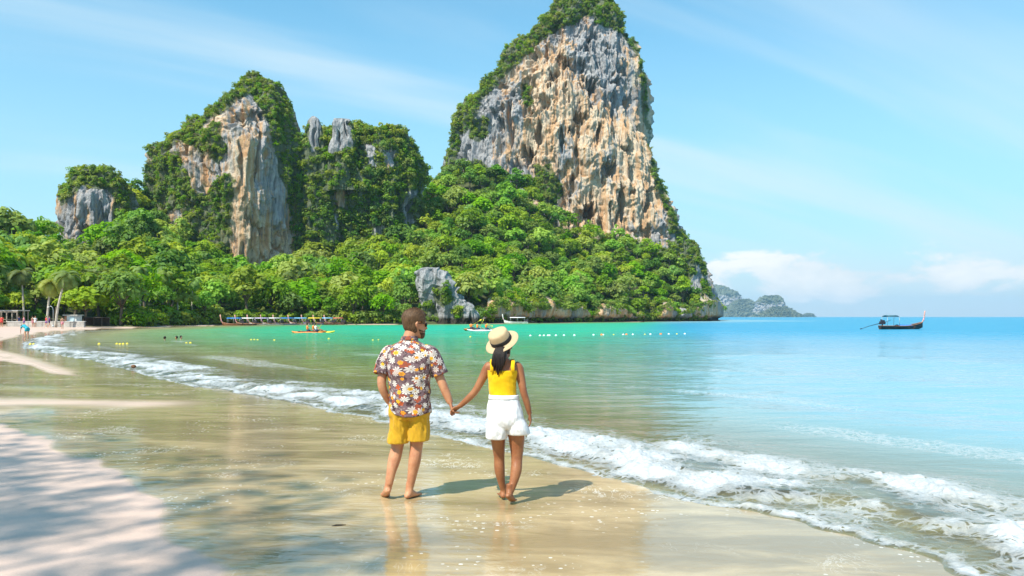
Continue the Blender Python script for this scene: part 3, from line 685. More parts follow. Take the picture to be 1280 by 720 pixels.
tower('rock_spire', [(146, 389, 394), (150, 385, 399), (160, 382, 402), (175, 380, 404), (195, 376, 408), (225, 374, 412), (330, 368, 424)], 286, 0.7, 0.0, 2.0, 110, 140, 19, 0.62, pits=[(391, 168, 2, 22, 1.0), (398, 176, 1.5, 14, 0.8)],
      vegs=[[(366, 136), (388, 140), (387, 176), (390, 192), (414, 186), (430, 400), (356, 400)], [(398, 146), (412, 150), (414, 200), (402, 196)]], vdens=0.3, vr=(1.0, 1.9), warm0=0.1, label='slim grey rock spire with shrubs on one side beside the pointed peak', vlabel='shrubs at the side and foot of the slim grey spire')
tower('rock_spire', [(150, 420, 436), (155, 417, 440), (175, 416, 441), (198, 414, 444), (240, 408, 452)], 284, 0.7, 0.0, 2.3, 110, 120, 23, 0.62, pits=[(424, 172, 1.8, 22, 1.1), (433, 164, 1.5, 16, 0.9), (438, 158, 2.5, 6, 1.2)],
      vegs=[[(402, 192), (460, 190), (460, 255), (402, 255)], [(438, 150), (452, 160), (452, 200), (440, 196)]], vdens=0.25, vr=(1.0, 1.8), warm0=-0.1, label='bare grey pillar of rock standing on the broad karst hill', vlabel='shrubs round the foot of the bare grey pillar')
tower('limestone_cliff', [(211, 108, 124), (216, 98, 138), (228, 86, 152), (245, 79, 160), (270, 77, 165), (300, 78, 166), (340, 74, 168), (380, 70, 172)], 262, 0.8, 0.05, 1.9, 170, 170, 29, 0.6,
      pits=[(120, 290, 4, 16, 2), (98, 260, 3, 20, 1.5)], vegs=[[(70, 200), (170, 200), (172, 262), (150, 256), (134, 238), (112, 236), (100, 232), (92, 244), (78, 258)], [(140, 244), (172, 240), (176, 400), (158, 400), (152, 330), (140, 300)], [(60, 322), (180, 322), (180, 400), (60, 400)]],
      vdens=0.45, vr=(0.8, 1.5), warm0=0.32, warm=[(110, 290, 24, 30, 0.25)], label='small rounded limestone bluff with a shrubby top above the palms', vlabel='shrubs crowning the small rounded bluff above the palms')
tower('rock_outcrop', [(336, 526, 540), (341, 520, 552), (352, 518, 562), (366, 521, 574), (380, 526, 588), (392, 530, 597), (406, 530, 602)], 208, 0.55, -0.1, 2.0, 120, 110, 33, 0.42,
      pits=[(556, 372, 3, 12, 1.2), (538, 385, 4, 8, 0.6)], vegs=[[(545, 358), (560, 356), (570, 372), (556, 384), (546, 376)], [(522, 380), (545, 378), (548, 400), (520, 400)], [(570, 384), (580, 382), (580, 402), (570, 402)]], vdens=0.5, vr=(0.8, 1.4), warm0=-0.1,
      label='jagged grey rock outcrop at the water among the trees', vlabel='small bushes growing on the jagged grey outcrop', tide=2.2)

tower('rock_buttress', [(302, 842, 858), (310, 838, 866), (325, 834, 874), (345, 831, 879), (375, 829, 882), (404, 828, 885)], 352, 0.8, 0.1, 2.0, 150, 150, 37, 0.55,
      pits=[(872, 372, 4, 18, 2), (862, 350, 3, 14, 1.5)], vegs=[[(825, 290), (870, 290), (884, 330), (878, 345), (872, 330), (866, 352), (858, 362), (864, 385), (825, 385)], [(874, 345), (890, 345), (890, 372), (878, 368)]],
      vdens=0.42, vr=(0.9, 1.8), warm0=0.2, label='steep shrubby rock buttress forming the seaward tip of the headland', vlabel='shrubs clinging to the steep buttress at the headland tip', tide=1.6)

# ------------------------------------------------------------------ wooded slope between the sea and the towers
TOE = [(-420, 92), (-250, 104), (-100, 116), (0, 131), (90, 132), (170, 137), (230, 160), (280, 179), (350, 187), (420, 190), (500, 196), (560, 208), (600, 219), (700, 254), (800, 300), (870, 334), (886, 346)]
RIDGE = [(-420, 285, 210), (-250, 285, 215), (-100, 292, 220), (0, 305, 225), (50, 304, 230), (90, 332, 236), (140, 330, 240), (165, 262, 285), (185, 268, 288), (210, 320, 262), (300, 352, 255), (380, 345, 275), (420, 335, 284), (510, 300, 300), (532, 240, 340), (560, 228, 352),
         (600, 224, 345), (640, 238, 345), (680, 268, 348), (720, 302, 352), (780, 312, 352), (830, 318, 350), (856, 330, 352), (872, 352, 354), (886, 392, 356)]
cx_ = np.arange(-420, 887, 6.0)
toeD = np.interp(cx_, [a for a, _ in TOE], [b for _, b in TOE])
rgY = np.interp(cx_, [a[0] for a in RIDGE], [a[1] for a in RIDGE]); rgD = np.interp(cx_, [a[0] for a in RIDGE], [a[2] for a in RIDGE])
rgZ = CZ + (396 - rgY) / 1000 * rgD
def hill_point(x, v):
    """x: bearing, v: 0 at the toe .. 1 at the ridge"""
    a = np.interp(x, cx_, toeD); b = np.interp(x, cx_, rgD); z1 = np.interp(x, cx_, rgZ)
    D = a + (b - a) * v
    z = 0.35 + (z1 - 0.35) * (0.45 * v + 0.55 * np.clip(v, 0, 2) ** 1.7)
    z = np.where(v > 1, z1 - (v - 1) * 8, z)
    X = (x - 640) / 1000 * D
    z = z + np.clip(v * 6, 0, 1) * 1.8 * fbm(X / 26, D / 26, X * 0, 3, seed=61) * np.clip((1.15 - v) * 4, 0, 1)
    return X, D, z
M_SOIL = plain('forest_floor', (0.06, 0.07, 0.025), 0.95, 0.5, 0.4, 0.3)
vv = np.concatenate([[-0.03], np.linspace(0, 1, 60), [1.1, 1.5, 2.2]])
gx, gv = np.meshgrid(cx_, vv)
hx, hy, hz_ = hill_point(gx.ravel(), gv.ravel()); hz_ = np.where(gv.ravel() < 0, -1.5, hz_)
tag(obj('hillside', mesh_from('hillside', np.stack([hx, hy, hz_], 1), grid_faces(*gx.shape), M_SOIL)), 'wooded hillside rising from the beach to the cliffs', 'hillside', kind='structure')

def scatter_trees():
    C = []
    g = np.random.default_rng(5)
    cells = {}
    tries = 0
    while tries < 26000:
        tries += 1
        x = g.uniform(-400, 884); v = g.random() ** 0.8 * 1.02
        X, D, z = (float(q) for q in hill_point(np.array([x]), np.array([v])))
        if g.random() > (D / 352.0) ** 2 + 0.02: continue
        s = g.choice([g.uniform(0.5, 0.8), g.uniform(0.75, 1.1), g.uniform(1.0, 1.4)]) * (1.0 if D > 200 else 1.08)
        if x > 480: s *= 1.0
        if x > 800: s *= 0.85
        if 515 < x < 592 and D < 212: continue
        if 300 < x < 372 and v > 0.8: s *= 0.7
        if 575 < x and v < 0.06: s *= 0.6
        r = 3.0 * s; key = (int(X // 4), int(D // 4)); bad = False
        for a in (-1, 0, 1):
            for b in (-1, 0, 1):
                for (X2, D2, r2) in cells.get((key[0] + a, key[1] + b), ()):
                    if (X - X2) ** 2 + (D - D2) ** 2 < (0.60 * (r + r2)) ** 2: bad = True
        if bad: continue
        cells.setdefault(key, []).append((X, D, r)); C.append((X, D, z, s, x, v))
    return np.array(C)
TREES = scatter_trees()
n_t = len(TREES)
t_kind = rng.integers(0, 7, n_t)
# which trees show: near ones hide far ones
cover = np.zeros((360, 640), bool); shown = np.zeros(n_t)
for i in np.argsort(TREES[:, 1]):
    X, D, z, s, bx, v = TREES[i]; r = TREE_PROTO[t_kind[i]][2] * s * 1000 / D / 2; zc = z + 5.4 * s
    ux, uy = (640 + X / D * 1000) / 2, (396 - (zc - CZ) / D * 1000) / 2
    x0, x1, y0, y1 = int(max(0, ux - r)), int(min(640, ux + r + 1)), int(max(0, uy - r)), int(min(360, uy + r + 1))
    if x1 <= x0 or y1 <= y0: continue
    b = cover[y0:y1, x0:x1]; shown[i] = (~b).sum(); b[:] = True
pick = np.argsort(-shown)[:300]; pick = set(int(i) for i in pick if shown[i] > 0)
SHAPES = ['round-crowned', 'wide low-crowned', 'tall oval-crowned', 'high round-crowned', 'small squat-crowned', 'large spreading', 'slender narrow-crowned']
def tree_label(x, v, D):
    if x < 110: return 'broadleaf tree behind the beach huts and leaning palms', 'trees behind the beach huts'
    if x < 280: return ('broadleaf tree along the back of the beach below the small bluff' if v < .35 else 'broadleaf tree on the slope under the small bluff and creeper flank'), 'trees below the small bluff'
    if x < 400: return 'broadleaf tree at the foot of the pointed pale peak', 'trees under the pointed peak'
    if x < 520: return 'broadleaf tree below the broad karst hill with spires', 'trees under the spired hill'
    if x < 640: return ('broadleaf tree near the jagged grey outcrop' if v < .4 else 'broadleaf tree on the green mound before the tallest cliff'), 'trees round the outcrop and mound'
    return ('broadleaf tree above the low sea cliff of the headland' if v < .4 else 'broadleaf tree high on the slope under the tallest cliff'), 'trees on the headland slope'
rest = []
for i in range(n_t):
    X, D, z, s, bx, v = TREES[i]
    if i not in pick: rest.append(i); continue
    cm, tm, rx = TREE_PROTO[t_kind[i]]
    e = empty('broadleaf_tree', (X, D, z - 0.5 * s), R.uniform(0, 6.28)); e.scale = (s * R.uniform(.92, 1.1), s * R.uniform(.92, 1.1), s * R.uniform(.9, 1.15))
    obj('trunk', tm, e); obj('crown', cm, e)
    lb, gr = tree_label(bx, v, D); tag(e, SHAPES[t_kind[i]] + ' ' + lb, 'tree', gr)
rest = np.array(rest)
scatter('forest', C_TREE, 7, np.stack([TREES[rest, 0], TREES[rest, 1], TREES[rest, 2] - 0.5], 1), TREES[rest, 3], 9, 'forest mass filling in between the trees on the hillside', 'forest')
# undergrowth that closes the gaps at the toe and on the slope
g = np.random.default_rng(8)
ux = np.concatenate([g.uniform(-300, 884, 800), g.uniform(150, 880, 650)]); uv = np.concatenate([g.random(800) ** 0.7, g.uniform(0.0, 0.06, 650)])
ux, uv = ux[~((ux > 516) & (ux < 594) & (uv < .12))], uv[~((ux > 516) & (ux < 594) & (uv < .12))]
X, D, z = hill_point(ux, uv)
scatter('undergrowth', C_SHRUB, 6, np.stack([X, D, z], 1), g.uniform(1.2, 2.6, len(X)), 10, 'undergrowth between the trees along the foot of the hillside', 'undergrowth')

# ------------------------------------------------------------------ low undercut sea cliff of the headland
def sea_cliff():
    a = np.linspace(588, 886, 300); Dt = np.interp(a, [p[0] for p in TOE], [p[1] for p in TOE])
    bx = (a - 640) / 1000 * Dt; by = Dt
    ex = np.array([[92, 362], [99, 385], [105, 420], [102, 470]], float)
    ex = np.stack([np.interp(np.linspace(0, 3, 50), range(4), ex[:, i]) for i in (0, 1)], 1)
    bx = np.concatenate([bx, ex[:, 0]]); by = np.concatenate([by, ex[:, 1]])
    tx, ty = np.gradient(bx), np.gradient(by); l = np.hypot(tx, ty); nx, ny = ty / l, -tx / l      # seaward
    n = len(bx); m = 44; v = np.linspace(0, 1, m)
    hh = 4.3 + 2.6 * vnoise(bx / 9, by / 9, bx * 0, 3) + 1.6 * vnoise(bx / 3, by / 3, bx * 0, 4) + 4.0 * sstep(70, 84, bx)
    hh *= sstep(-11, -5, bx) * 0.9 + 0.25
    Z = -0.8 + (hh[None, :] + 0.8) * v[:, None]
    off = 1.6 - 2.4 * sstep(0.75, 1.0, v)[:, None] - 2.2 * np.exp(-((Z - 0.7) / 0.9) ** 2)
    X = bx[None] + nx[None] * off; Y = by[None] + ny[None] * off
    x, y, z = X.ravel().astype(np.float32), Y.ravel().astype(np.float32), Z.ravel().astype(np.float32)
    d = 1.1 * fbm(x / 5, y / 5, z / 9, 3, seed=71) + 0.9 * (1 - 2 * np.abs(vnoise(x / 2.2, y / 2.2, z / 8, 72))) + 0.35 * fbm(x / .8, y / .8, z / 1.2, 2, seed=73)
    x = x + np.tile(nx, m) * d; y = y + np.tile(ny, m) * d
    base = Vector((20, 270, 0)); me = mesh_from('sea_cliff', np.stack([x - 20, y - 270, z], 1), grid_faces(m, n), M_ROCK)
    fattr(me, 'warm', 0.35 + 0.45 * fbm(x / 14, y / 14, z / 20, 2, seed=74) + 0.2); fattr(me, 'veg', np.zeros(len(x))); fattr(me, 'tide', 1 - sstep(0.9, 1.9, z + 0.5 * fbm(x / 2, y / 2, z, 2, seed=75)))
    tag(obj('sea_cliff', me, loc=base), 'low undercut sea cliff along the foot of the headland', 'cliff', kind='structure')
    top = np.arange((m - 1) * n, m * n)
    g = np.random.default_rng(77); ch = g.choice(np.arange(int(m * .55) * n, m * n), 420)
    P = np.stack([x[ch], y[ch], z[ch]], 1) + np.stack([-np.tile(nx, m)[ch], -np.tile(ny, m)[ch], ch * 0], 1) * g.uniform(-0.7, 2, (420, 1)) + np.array([0, 0, .3])
    scatter('cliff_shrubs', C_SHRUB, 6, P, g.uniform(0.8, 1.9, 420), 78, 'shrubs overhanging the low sea cliff of the headland', 'shrubs')
sea_cliff()

# ------------------------------------------------------------------ islands far out, behind the headland
def island(rows, D, seed, label, vegs, kd=0.8, warm0=0.15):
    tower('island', rows, D, kd, 0.0, 1.8, 110, 70, seed, amp=3.6, vegs=vegs, vdens=0.0, warm0=warm0, label=label, ledge=0.8, cat='island')
island([(357, 880, 892), (361, 862, 908), (368, 850, 922), (378, 840, 928), (388, 830, 934), (398, 820, 940)], 5200, 81, 'flat-topped hazy limestone island behind the tip of the headland', [[(800, 340), (960, 340), (945, 366), (915, 372), (880, 366), (860, 370)], [(800, 384), (960, 384), (960, 402), (800, 402)]])
island([(374, 924, 934), (379, 915, 942), (388, 905, 946), (398, 895, 950)], 5000, 82, 'low hazy hill joining the flat-topped and domed islands', [[(880, 360), (960, 360), (960, 402), (880, 402)]])
island([(370, 957, 969), (373, 951, 975), (380, 946, 979), (390, 943, 982), (398, 940, 984)], 4700, 83, 'hazy dome-shaped limestone island', [[(930, 360), (990, 360), (985, 378), (966, 380), (944, 378)], [(930, 390), (990, 390), (990, 402), (930, 402)]])
island([(385, 966, 980), (388, 960, 990), (393, 953, 996), (398, 948, 1001)], 4200, 84, 'low green wooded islet in front of the domed island', [[(930, 370), (1010, 370), (1010, 402), (930, 402)]])
island([(391.5, 1009, 1013), (394, 1004, 1016), (398, 1001, 1019)], 5600, 85, 'tiny hazy islet alone beyond the domed island', [[(990, 380), (1030, 380), (1030, 402), (990, 402)]])

# ------------------------------------------------------------------ haze over the sea
def haze():
    m = bpy.data.materials.new('haze'); m.use_nodes = True; k = NT(m.node_tree)
    m.node_tree.nodes.remove(m.node_tree.nodes['Principled BSDF']); o = m.node_tree.nodes['Material Output']
    v = k.n('ShaderNodeVolumePrincipled', {'Color': (0.42, 0.73, 1.0), 'Density': 0.000085, 'Anisotropy': 0.0})
    k.put(o.inputs['Volume'], v.outputs[0])
    b = MB(); b.box((0, 4500, 112), (27000, 10200, 236)); ob = b.build('haze', m, smooth=False); tag(ob, 'thin sea haze over the bay and far islands', 'haze', kind='stuff')
haze()

# ------------------------------------------------------------------ the couple
def skin_mat(name, col, wet=0.0):
    m, k, p, o = newmat(name)
    pos = k.n('ShaderNodeTexCoord').outputs['Object']
    a = k.noise(pos, 9, 4, 0.6); b = k.noise(pos, 90, 3, 0.6)
    c = k.mix(k.ramp(a, 0.3, 0.7), (col[0] * 0.84, col[1] * 0.72, col[2] * 0.7), (col[0] * 1.14, col[1] * 1.15, col[2] * 1.12))
    c = k.mix(k.ramp(b, 0.4, 0.8, 0, 0.25), c, tuple(i * 0.7 for i in col))
    k.put(p.inputs['Base Color'], c); k.put(p.inputs['Roughness'], k.ramp(a, 0.3, 0.7, 0.35, 0.6)); p.inputs['Specular IOR Level'].default_value = 0.4
    p.inputs['Subsurface Weight'].default_value = 0.12; p.inputs['Subsurface Radius'].default_value = (0.02, 0.008, 0.004); p.inputs['Subsurface Scale'].default_value = 0.4
    k.put(p.inputs['Normal'], k.bump(b, 0.12, 0.004))
    return m
def cloth_mat(name, col, rough=0.85, weave=420, fold=0.25):
    m, k, p, o = newmat(name)
    pos = k.n('ShaderNodeTexCoord').outputs['Object']
    f = k.noise(k.mapv(pos, scale=(1, 1, 0.45)), 14, 4, 0.55, 0.5); w = k.noise(pos, weave, 2, 0.5)
    c = k.mix(k.ramp(f, 0.25, 0.75), tuple(i * 0.9 for i in col), tuple(min(1, i * 1.06) for i in col))
    k.put(p.inputs['Base Color'], c); p.inputs['Roughness'].default_value = rough; p.inputs['Specular IOR Level'].default_value = 0.2
    p.inputs['Sheen Weight'].default_value = 0.15
    k.put(p.inputs['Normal'], k.bump(k.m('ADD', f, k.m('MULTIPLY', w, 0.06)), fold, 0.03))
    return m
def floral_mat():
    """printed shirt: mauve-brown ground, white daisies, rust and yellow blooms"""
    m, k, p, o = newmat('floral_print')
    uv = k.n('ShaderNodeUVMap', uv_map='UVMap').outputs[0]
    uv = k.vm('ADD', uv, k.vm('SCALE', k.n('ShaderNodeTexNoise', {'Vector': uv, 'Scale': 11.0, 'Detail': 2}).outputs[1], 0.02))
    n0 = k.noise(uv, 26, 3, 0.6, 1.0)
    col = k.mix(k.ramp(n0, 0.42, 0.50), (0.06, 0.032, 0.038), (0.165, 0.105, 0.118))
    col = k.mix(k.ramp(k.noise(k.mapv(uv, loc=(3, 1, 0)), 34, 2, 0.5, 0.8), 0.56, 0.62), col, (0.30, 0.24, 0.23))
    def blooms(col, scale, loc, size, petals, choices, centre, keep, sharp):
        v = k.mapv(uv, loc=(*loc, 0)); vo = k.n('ShaderNodeTexVoronoi', {'Vector': v, 'Scale': scale, 'Randomness': 0.85}, voronoi_dimensions='2D')
        d = k.vm('SUBTRACT', v, vo.outputs['Position']); dx, dy, _ = k.sep(d); rc = k.sep(vo.outputs['Color'])
        r = k.vm('LENGTH', d); th = k.m('ADD', k.m('ARCTAN2', dy, dx), k.m('MULTIPLY', rc[0], 6.28))
        pet = k.m('ABSOLUTE', k.m('COSINE', k.m('MULTIPLY', th, petals / 2)))
        rad = k.m('MULTIPLY', k.m('ADD', 1 - sharp, k.m('MULTIPLY', pet, sharp)), k.m('MULTIPLY', k.m('ADD', 0.75, k.m('MULTIPLY', rc[1], 0.5)), size))
        inside = k.m('MULTIPLY', k.m('LESS_THAN', r, rad), k.m('LESS_THAN', rc[2], keep))
        fc = k.mix(k.m('GREATER_THAN', rc[0], 0.5), choices[0], choices[1])
        fc = k.mix(k.ramp(k.m('DIVIDE', r, rad), 0.25, 0.9), k.mix(0.45, fc, (0.12, 0.07, 0.06)), fc)
        col = k.mix(inside, col, fc)
        return k.mix(k.m('MULTIPLY', k.m('LESS_THAN', r, size * 0.24), k.m('LESS_THAN', rc[2], keep)), col, centre)
    col = blooms(col, 12.5, (0.31, 0.12), 0.028, 5, ((0.46, 0.085, 0.02), (0.30, 0.06, 0.025)), (0.12, 0.03, 0.015), 0.75, 0.35)
    col = blooms(col, 13.0, (0.77, 0.53), 0.034, 8, ((0.74, 0.71, 0.65), (0.62, 0.56, 0.52)), (0.40, 0.25, 0.08), 0.85, 0.68)
    col = blooms(col, 10.5, (0.15, 0.88), 0.020, 6, ((0.75, 0.40, 0.02), (0.72, 0.30, 0.02)), (0.28, 0.09, 0.01), 0.8, 0.25)
    k.put(p.inputs['Base Color'], col); p.inputs['Roughness'].default_value = 0.75; p.inputs['Specular IOR Level'].default_value = 0.25
    pos = k.n('ShaderNodeTexCoord').outputs['Object']
    k.put(p.inputs['Normal'], k.bump(k.noise(k.mapv(pos, scale=(1, 1, 0.6)), 16, 4, 0.55, 0.6), 0.3, 0.025))
    return m
def hair_mat(name, c1, c2, sc=(160, 160, 12)):
    m, k, p, o = newmat(name)
    pos = k.n('ShaderNodeTexCoord').outputs['Object']; n = k.noise(k.mapv(pos, scale=sc), 1.0, 4, 0.6)
    k.put(p.inputs['Base Color'], k.mix(k.ramp(n, 0.3, 0.7), c1, c2)); p.inputs['Roughness'].default_value = 0.5; p.inputs['Specular IOR Level'].default_value = 0.25
    k.put(p.inputs['Normal'], k.bump(n, 0.6, 0.01)); return m

def remeshed(name, b, mat, voxel=0.006, smooth=4, dec=None):
    me = mesh_from(name, b.v, b.f, None); o = bpy.data.objects.new(name, me); COL.objects.link(o)
    r = o.modifiers.new('r', 'REMESH'); r.mode = 'VOXEL'; r.voxel_size = voxel; r.use_smooth_shade = True
    s = o.modifiers.new('s', 'SMOOTH'); s.factor = 0.5; s.iterations = smooth
    if dec: d = o.modifiers.new('d', 'DECIMATE'); d.ratio = dec
    dg = bpy.context.evaluated_depsgraph_get(); out = bpy.data.meshes.new_from_object(o.evaluated_get(dg))
    bpy.data.objects.remove(o); out.name = name; out.materials.clear(); out.materials.append(mat)
    out.polygons.foreach_set('use_smooth', np.ones(len(out.polygons), dtype=bool)); return out
def smoothpts(P, per=5):
    """Catmull-Rom through rows of numbers"""
    return [tuple(r) for r in catmull(np.asarray(P, float), per)]
def limb(b, pts, rad, n=14, per=5):
    q = smoothpts([(*p, r) for p, r in zip(pts, rad)], per)
    b.tube([r[:3] for r in q], [max(r[3], 0.003) for r in q], n)
def torso(b, rows, n=28, per=4, e=2.3):
    """rows: (centre, half width x, half depth y)"""
    q = smoothpts([(*c, w, d) for c, w, d in rows], per); v, f = [], []
    for r in q:
        for j in range(n):
            a = 2 * math.pi * j / n; ca, sa = math.cos(a), math.sin(a)
            v.append((r[0] + r[3] * math.copysign(abs(ca) ** (2 / e), ca), r[1] + r[4] * math.copysign(abs(sa) ** (2 / e), sa), r[2]))
    m = len(q)
    for i in range(m - 1):
        for j in range(n):
            a, c = i * n + j, i * n + (j + 1) % n; f.append((a, c, c + n, a + n))
    f.append(tuple(reversed(range(n)))); f.append(tuple((m - 1) * n + j for j in range(n))); b.add(v, f)

HEAD = [(-.119, .020, .058, .020), (-.106, .040, .050, .040), (-.086, .053, .036, .060), (-.060, .061, .016, .080), (-.030, .068, .003, .092), (0, .073, -.003, .098), (.03, .076, -.007, .101), (.06, .075, -.009, .098), (.09, .065, -.011, .084), (.11, .046, -.011, .060), (.122, .022, -.011, .030), (.126, .004, -.011, .006)]
def head_surface(M, k=1.0, n=40, per=5, off=None, keep=None, seed=1):
    """head as rings; keep(z, phi) selects a shell (hair, beard), off its thickness"""
    q = np.array(smoothpts(HEAD, per)); m = len(q); V, idx, ok = [], [], []
    for i in range(m):
        for j in range(n):
            ph = 2 * math.pi * j / n; z, wx, cy, ry = q[i]
            p = Vector((wx * math.sin(ph), cy + ry * math.cos(ph), z))
            if off is not None:
                nr = Vector((math.sin(ph) / max(wx, .02), math.cos(ph) / max(ry, .02), 0)).normalized() * (1 - max(0, z) / .14) + Vector((0, 0, max(0, z - 0.02) / .09))
                p = p + nr.normalized() * off(z, ph)
            V.append(M @ (p * k)); ok.append(True if keep is None else keep(z, ph if ph <= math.pi else ph - 2 * math.pi))
    F = [tuple(int(t) for t in fc) for fc in grid_faces(m, n, wrap=True) if all(ok[t] for t in fc)]
    return V, F
def face_parts(b, M, k=1.0):
    def L(*p): return M @ (Vector(p) * k)
    b.tube([L(0, .085, .022), L(0, .098, 0), L(0, .112, -.022), L(0, .098, -.036)], [.009 * k, .011 * k, .017 * k, .008 * k], 10)     # nose
    b.tube([L(-.022, .092, -.062), L(0, .101, -.060), L(.022, .092, -.062)], [.005 * k, .009 * k, .005 * k], 8)                       # lips
    b.tube([L(-.055, .070, .030), L(-.03, .090, .034), L(0, .094, .030), L(.03, .090, .034), L(.055, .070, .030)], [.008 * k] * 5, 8)   # brow
    for s in (-1, 1):                                                                                                                   # ears
        pts = [L(s * .074, -.006, -.030), L(s * .082, -.012, -.012), L(s * .087, -.018, .010), L(s * .082, -.012, .028), L(s * .076, -.002, .022)]
        b.tube(pts, [.008 * k, .012 * k, .014 * k, .011 * k, .007 * k], 8)
def hand(b, wrist, direc, palm_n, size=1.0, curl=0.5, thumb_side=1, spread=1.0):
    """palm with four fingers and a thumb; direc points to the finger tips, palm_n out of the palm"""
    d = Vector(direc).normalized(); nrm = Vector(palm_n); nrm = (nrm - d * nrm.dot(d)).normalized(); s = d.cross(nrm) * thumb_side
    w = Vector(wrist)
    b.tube([w - d * .02, w + d * .03 * size, w + d * .07 * size, w + d * .092 * size], [(.019 * size, .026 * size), (.017 * size, .034 * size), (.016 * size, .040 * size), (.012 * size, .036 * size)], 12, up=nrm)
    for i, (o, ln) in enumerate(((.030, .072), (.010, .082), (-.010, .076), (-.029, .060))):
        p0 = w + d * .082 * size + s * o * size; dd = d; pts = [p0 - d * .012]; seg = ln * size / 3; p = p0
        for j in range(3):
            pts.append(p); a = curl * (0.5 + 0.45 * j)
            dd = (d * math.cos(a) + nrm * math.sin(a)).normalized(); p = p + dd * seg
        pts.append(p); b.tube(pts, [.0095 * size, .0098 * size, .009 * size, .0085 * size, .0065 * size], 8)
    p0 = w + d * .028 * size + s * .026 * size
    t1 = (d * .6 + s * .75 + nrm * .35).normalized(); t2 = (d * .85 + s * .25 + nrm * .5).normalized()
    b.tube([p0 - t1 * .012, p0 + t1 * .03 * size, p0 + t1 * .03 * size + t2 * .028 * size, p0 + t1 * .03 * size + t2 * .05 * size], [.014 * size, .0125 * size, .011 * size, .008 * size], 8)
def foot(b, ankle, heel, ball, toe, k=1.0):
    a, h, m, t = Vector(ankle), Vector(heel), Vector(ball), Vector(toe); d = (m - h).normalized()
    up = (a - h.lerp(m, .3)).normalized(); side = d.cross(up).normalized()
    mid = h.lerp(m, .45) + up * .018 * k
    q = smoothpts([(*(h - d * .022 + up * .012), .018, .018), (*(h + up * .008), .032, .031), (*mid, .040, .034), (*(h.lerp(m, .8) + up * .004), .028, .042), (*m, .020, .046), (*m.lerp(t, .5), .013, .040)], 3)
    b.tube([r[:3] for r in q], [(r[3] * k, r[4] * k) for r in q], 12, up=up)
    b.tube([a + Vector((0, 0, .05)), a, h.lerp(m, .22) + up * .02], [.034 * k, .037 * k, .036 * k], 12)
    for i in range(5):
        o = side * (-.034 + .017 * i) * k; L = (1 - .12 * abs(i - 1) if i else 1.0)
        b.tube([m + o * .9 - d * .01, m.lerp(t, .6) + o, m.lerp(t, 1.0 * L) + o], [.012 * k, .011 * k, .008 * k], 7)
def cloth_grid(name, rings, mat, parent, wave=0.004, seed=1, thick=0.004, wscale=(0.05, 0.12), uvw=1.0, closed=True, hem=0.0):
    """rings of points (each a list of n Vectors) -> a garment tube with folds and its own UVs in metres"""
    m, n = len(rings), len(rings[0]); A = np.array([[tuple(p) for p in r] for r in rings], float)
    c = A.mean(1, keepdims=True); nr = A - c; nr[..., :] /= np.linalg.norm(nr, axis=-1, keepdims=True) + 1e-9
    x, y, z = A[..., 0], A[..., 1], A[..., 2]
    f = fbm(x / wscale[0], y / wscale[0], z / wscale[1], 3, seed=seed) * wave * (0.5 + 1.0 * np.linspace(0, 1, m)[:, None])
    A = A + nr * f[..., None]
    F = grid_faces(m, n, wrap=closed); me = mesh_from(name, A.reshape(-1, 3), F, mat)
    uvl = me.uv_layers.new(name='UVMap'); per = np.linalg.norm(np.diff(A, axis=1), axis=-1).sum(1).mean() * (n / (n - 1) if closed else 1)
    hgt = np.concatenate([[0], np.cumsum(np.linalg.norm(np.diff(A, axis=0), axis=-1).mean(1))])
    uu = []
    for fc in F:
        for vi in fc:
            i, j = divmod(int(vi), n); uu.append([per * j / n, hgt[i] + seed * .37])
    uu = np.array(uu).reshape(-1, 4, 2)
    wrapf = (uu[:, :, 0].max(1) - uu[:, :, 0].min(1)) > per * .5
    uu[wrapf] = np.where(uu[wrapf] * np.array([1, 0]) < per * .5, uu[wrapf] + np.array([per, 0]), uu[wrapf]) if wrapf.any() else uu[wrapf]
    fix = uu[wrapf]
    uvl.data.foreach_set('uv', uu.astype(np.float32).ravel())
    o = obj(name, me, parent)
    sd = o.modifiers.new('thickness', 'SOLIDIFY'); sd.thickness = thick; sd.offset = 1
    return o
def ring(c, rx, ry, n=48, e=2.3, tilt=None, dz=None):
    out = []
    for j in range(n):
        a = 2 * math.pi * j / n; ca, sa = math.cos(a), math.sin(a)
        p = Vector((rx * math.copysign(abs(ca) ** (2 / e), ca), ry * math.copysign(abs(sa) ** (2 / e), sa), dz(a) if dz else 0))
        if tilt is not None: p = tilt @ p
        out.append(Vector(c) + p)
    return out
def rings_from(rows, n=48, per=5, e=2.3, hem=None):
    q = smoothpts([(*c, w, d) for c, w, d in rows], per)
    R_ = []
    for i, r in enumerate(q):
        t = i / (len(q) - 1)
        R_.append(ring(r[:3], r[3], r[4], n, e, dz=(lambda a, t=t: hem(a) * t ** 3) if hem else None))
    return R_
def sleeve_rings(pts, rad, n=28, per=4):
    q = smoothpts([(*p, r) for p, r in zip(pts, rad)], per); P = [Vector(r[:3]) for r in q]; out = []
    u = None
    for i in range(len(P)):
        t = (P[min(i + 1, len(P) - 1)] - P[max(i - 1, 0)]).normalized()
        u = Vector((0, 1, 0)) if u is None else u
        u = (u - t * u.dot(t)).normalized(); w = t.cross(u)
        out.append([P[i] + u * math.cos(2 * math.pi * j / n) * q[i][3] + w * math.sin(2 * math.pi * j / n) * q[i][3] for j in range(n)])
    return out

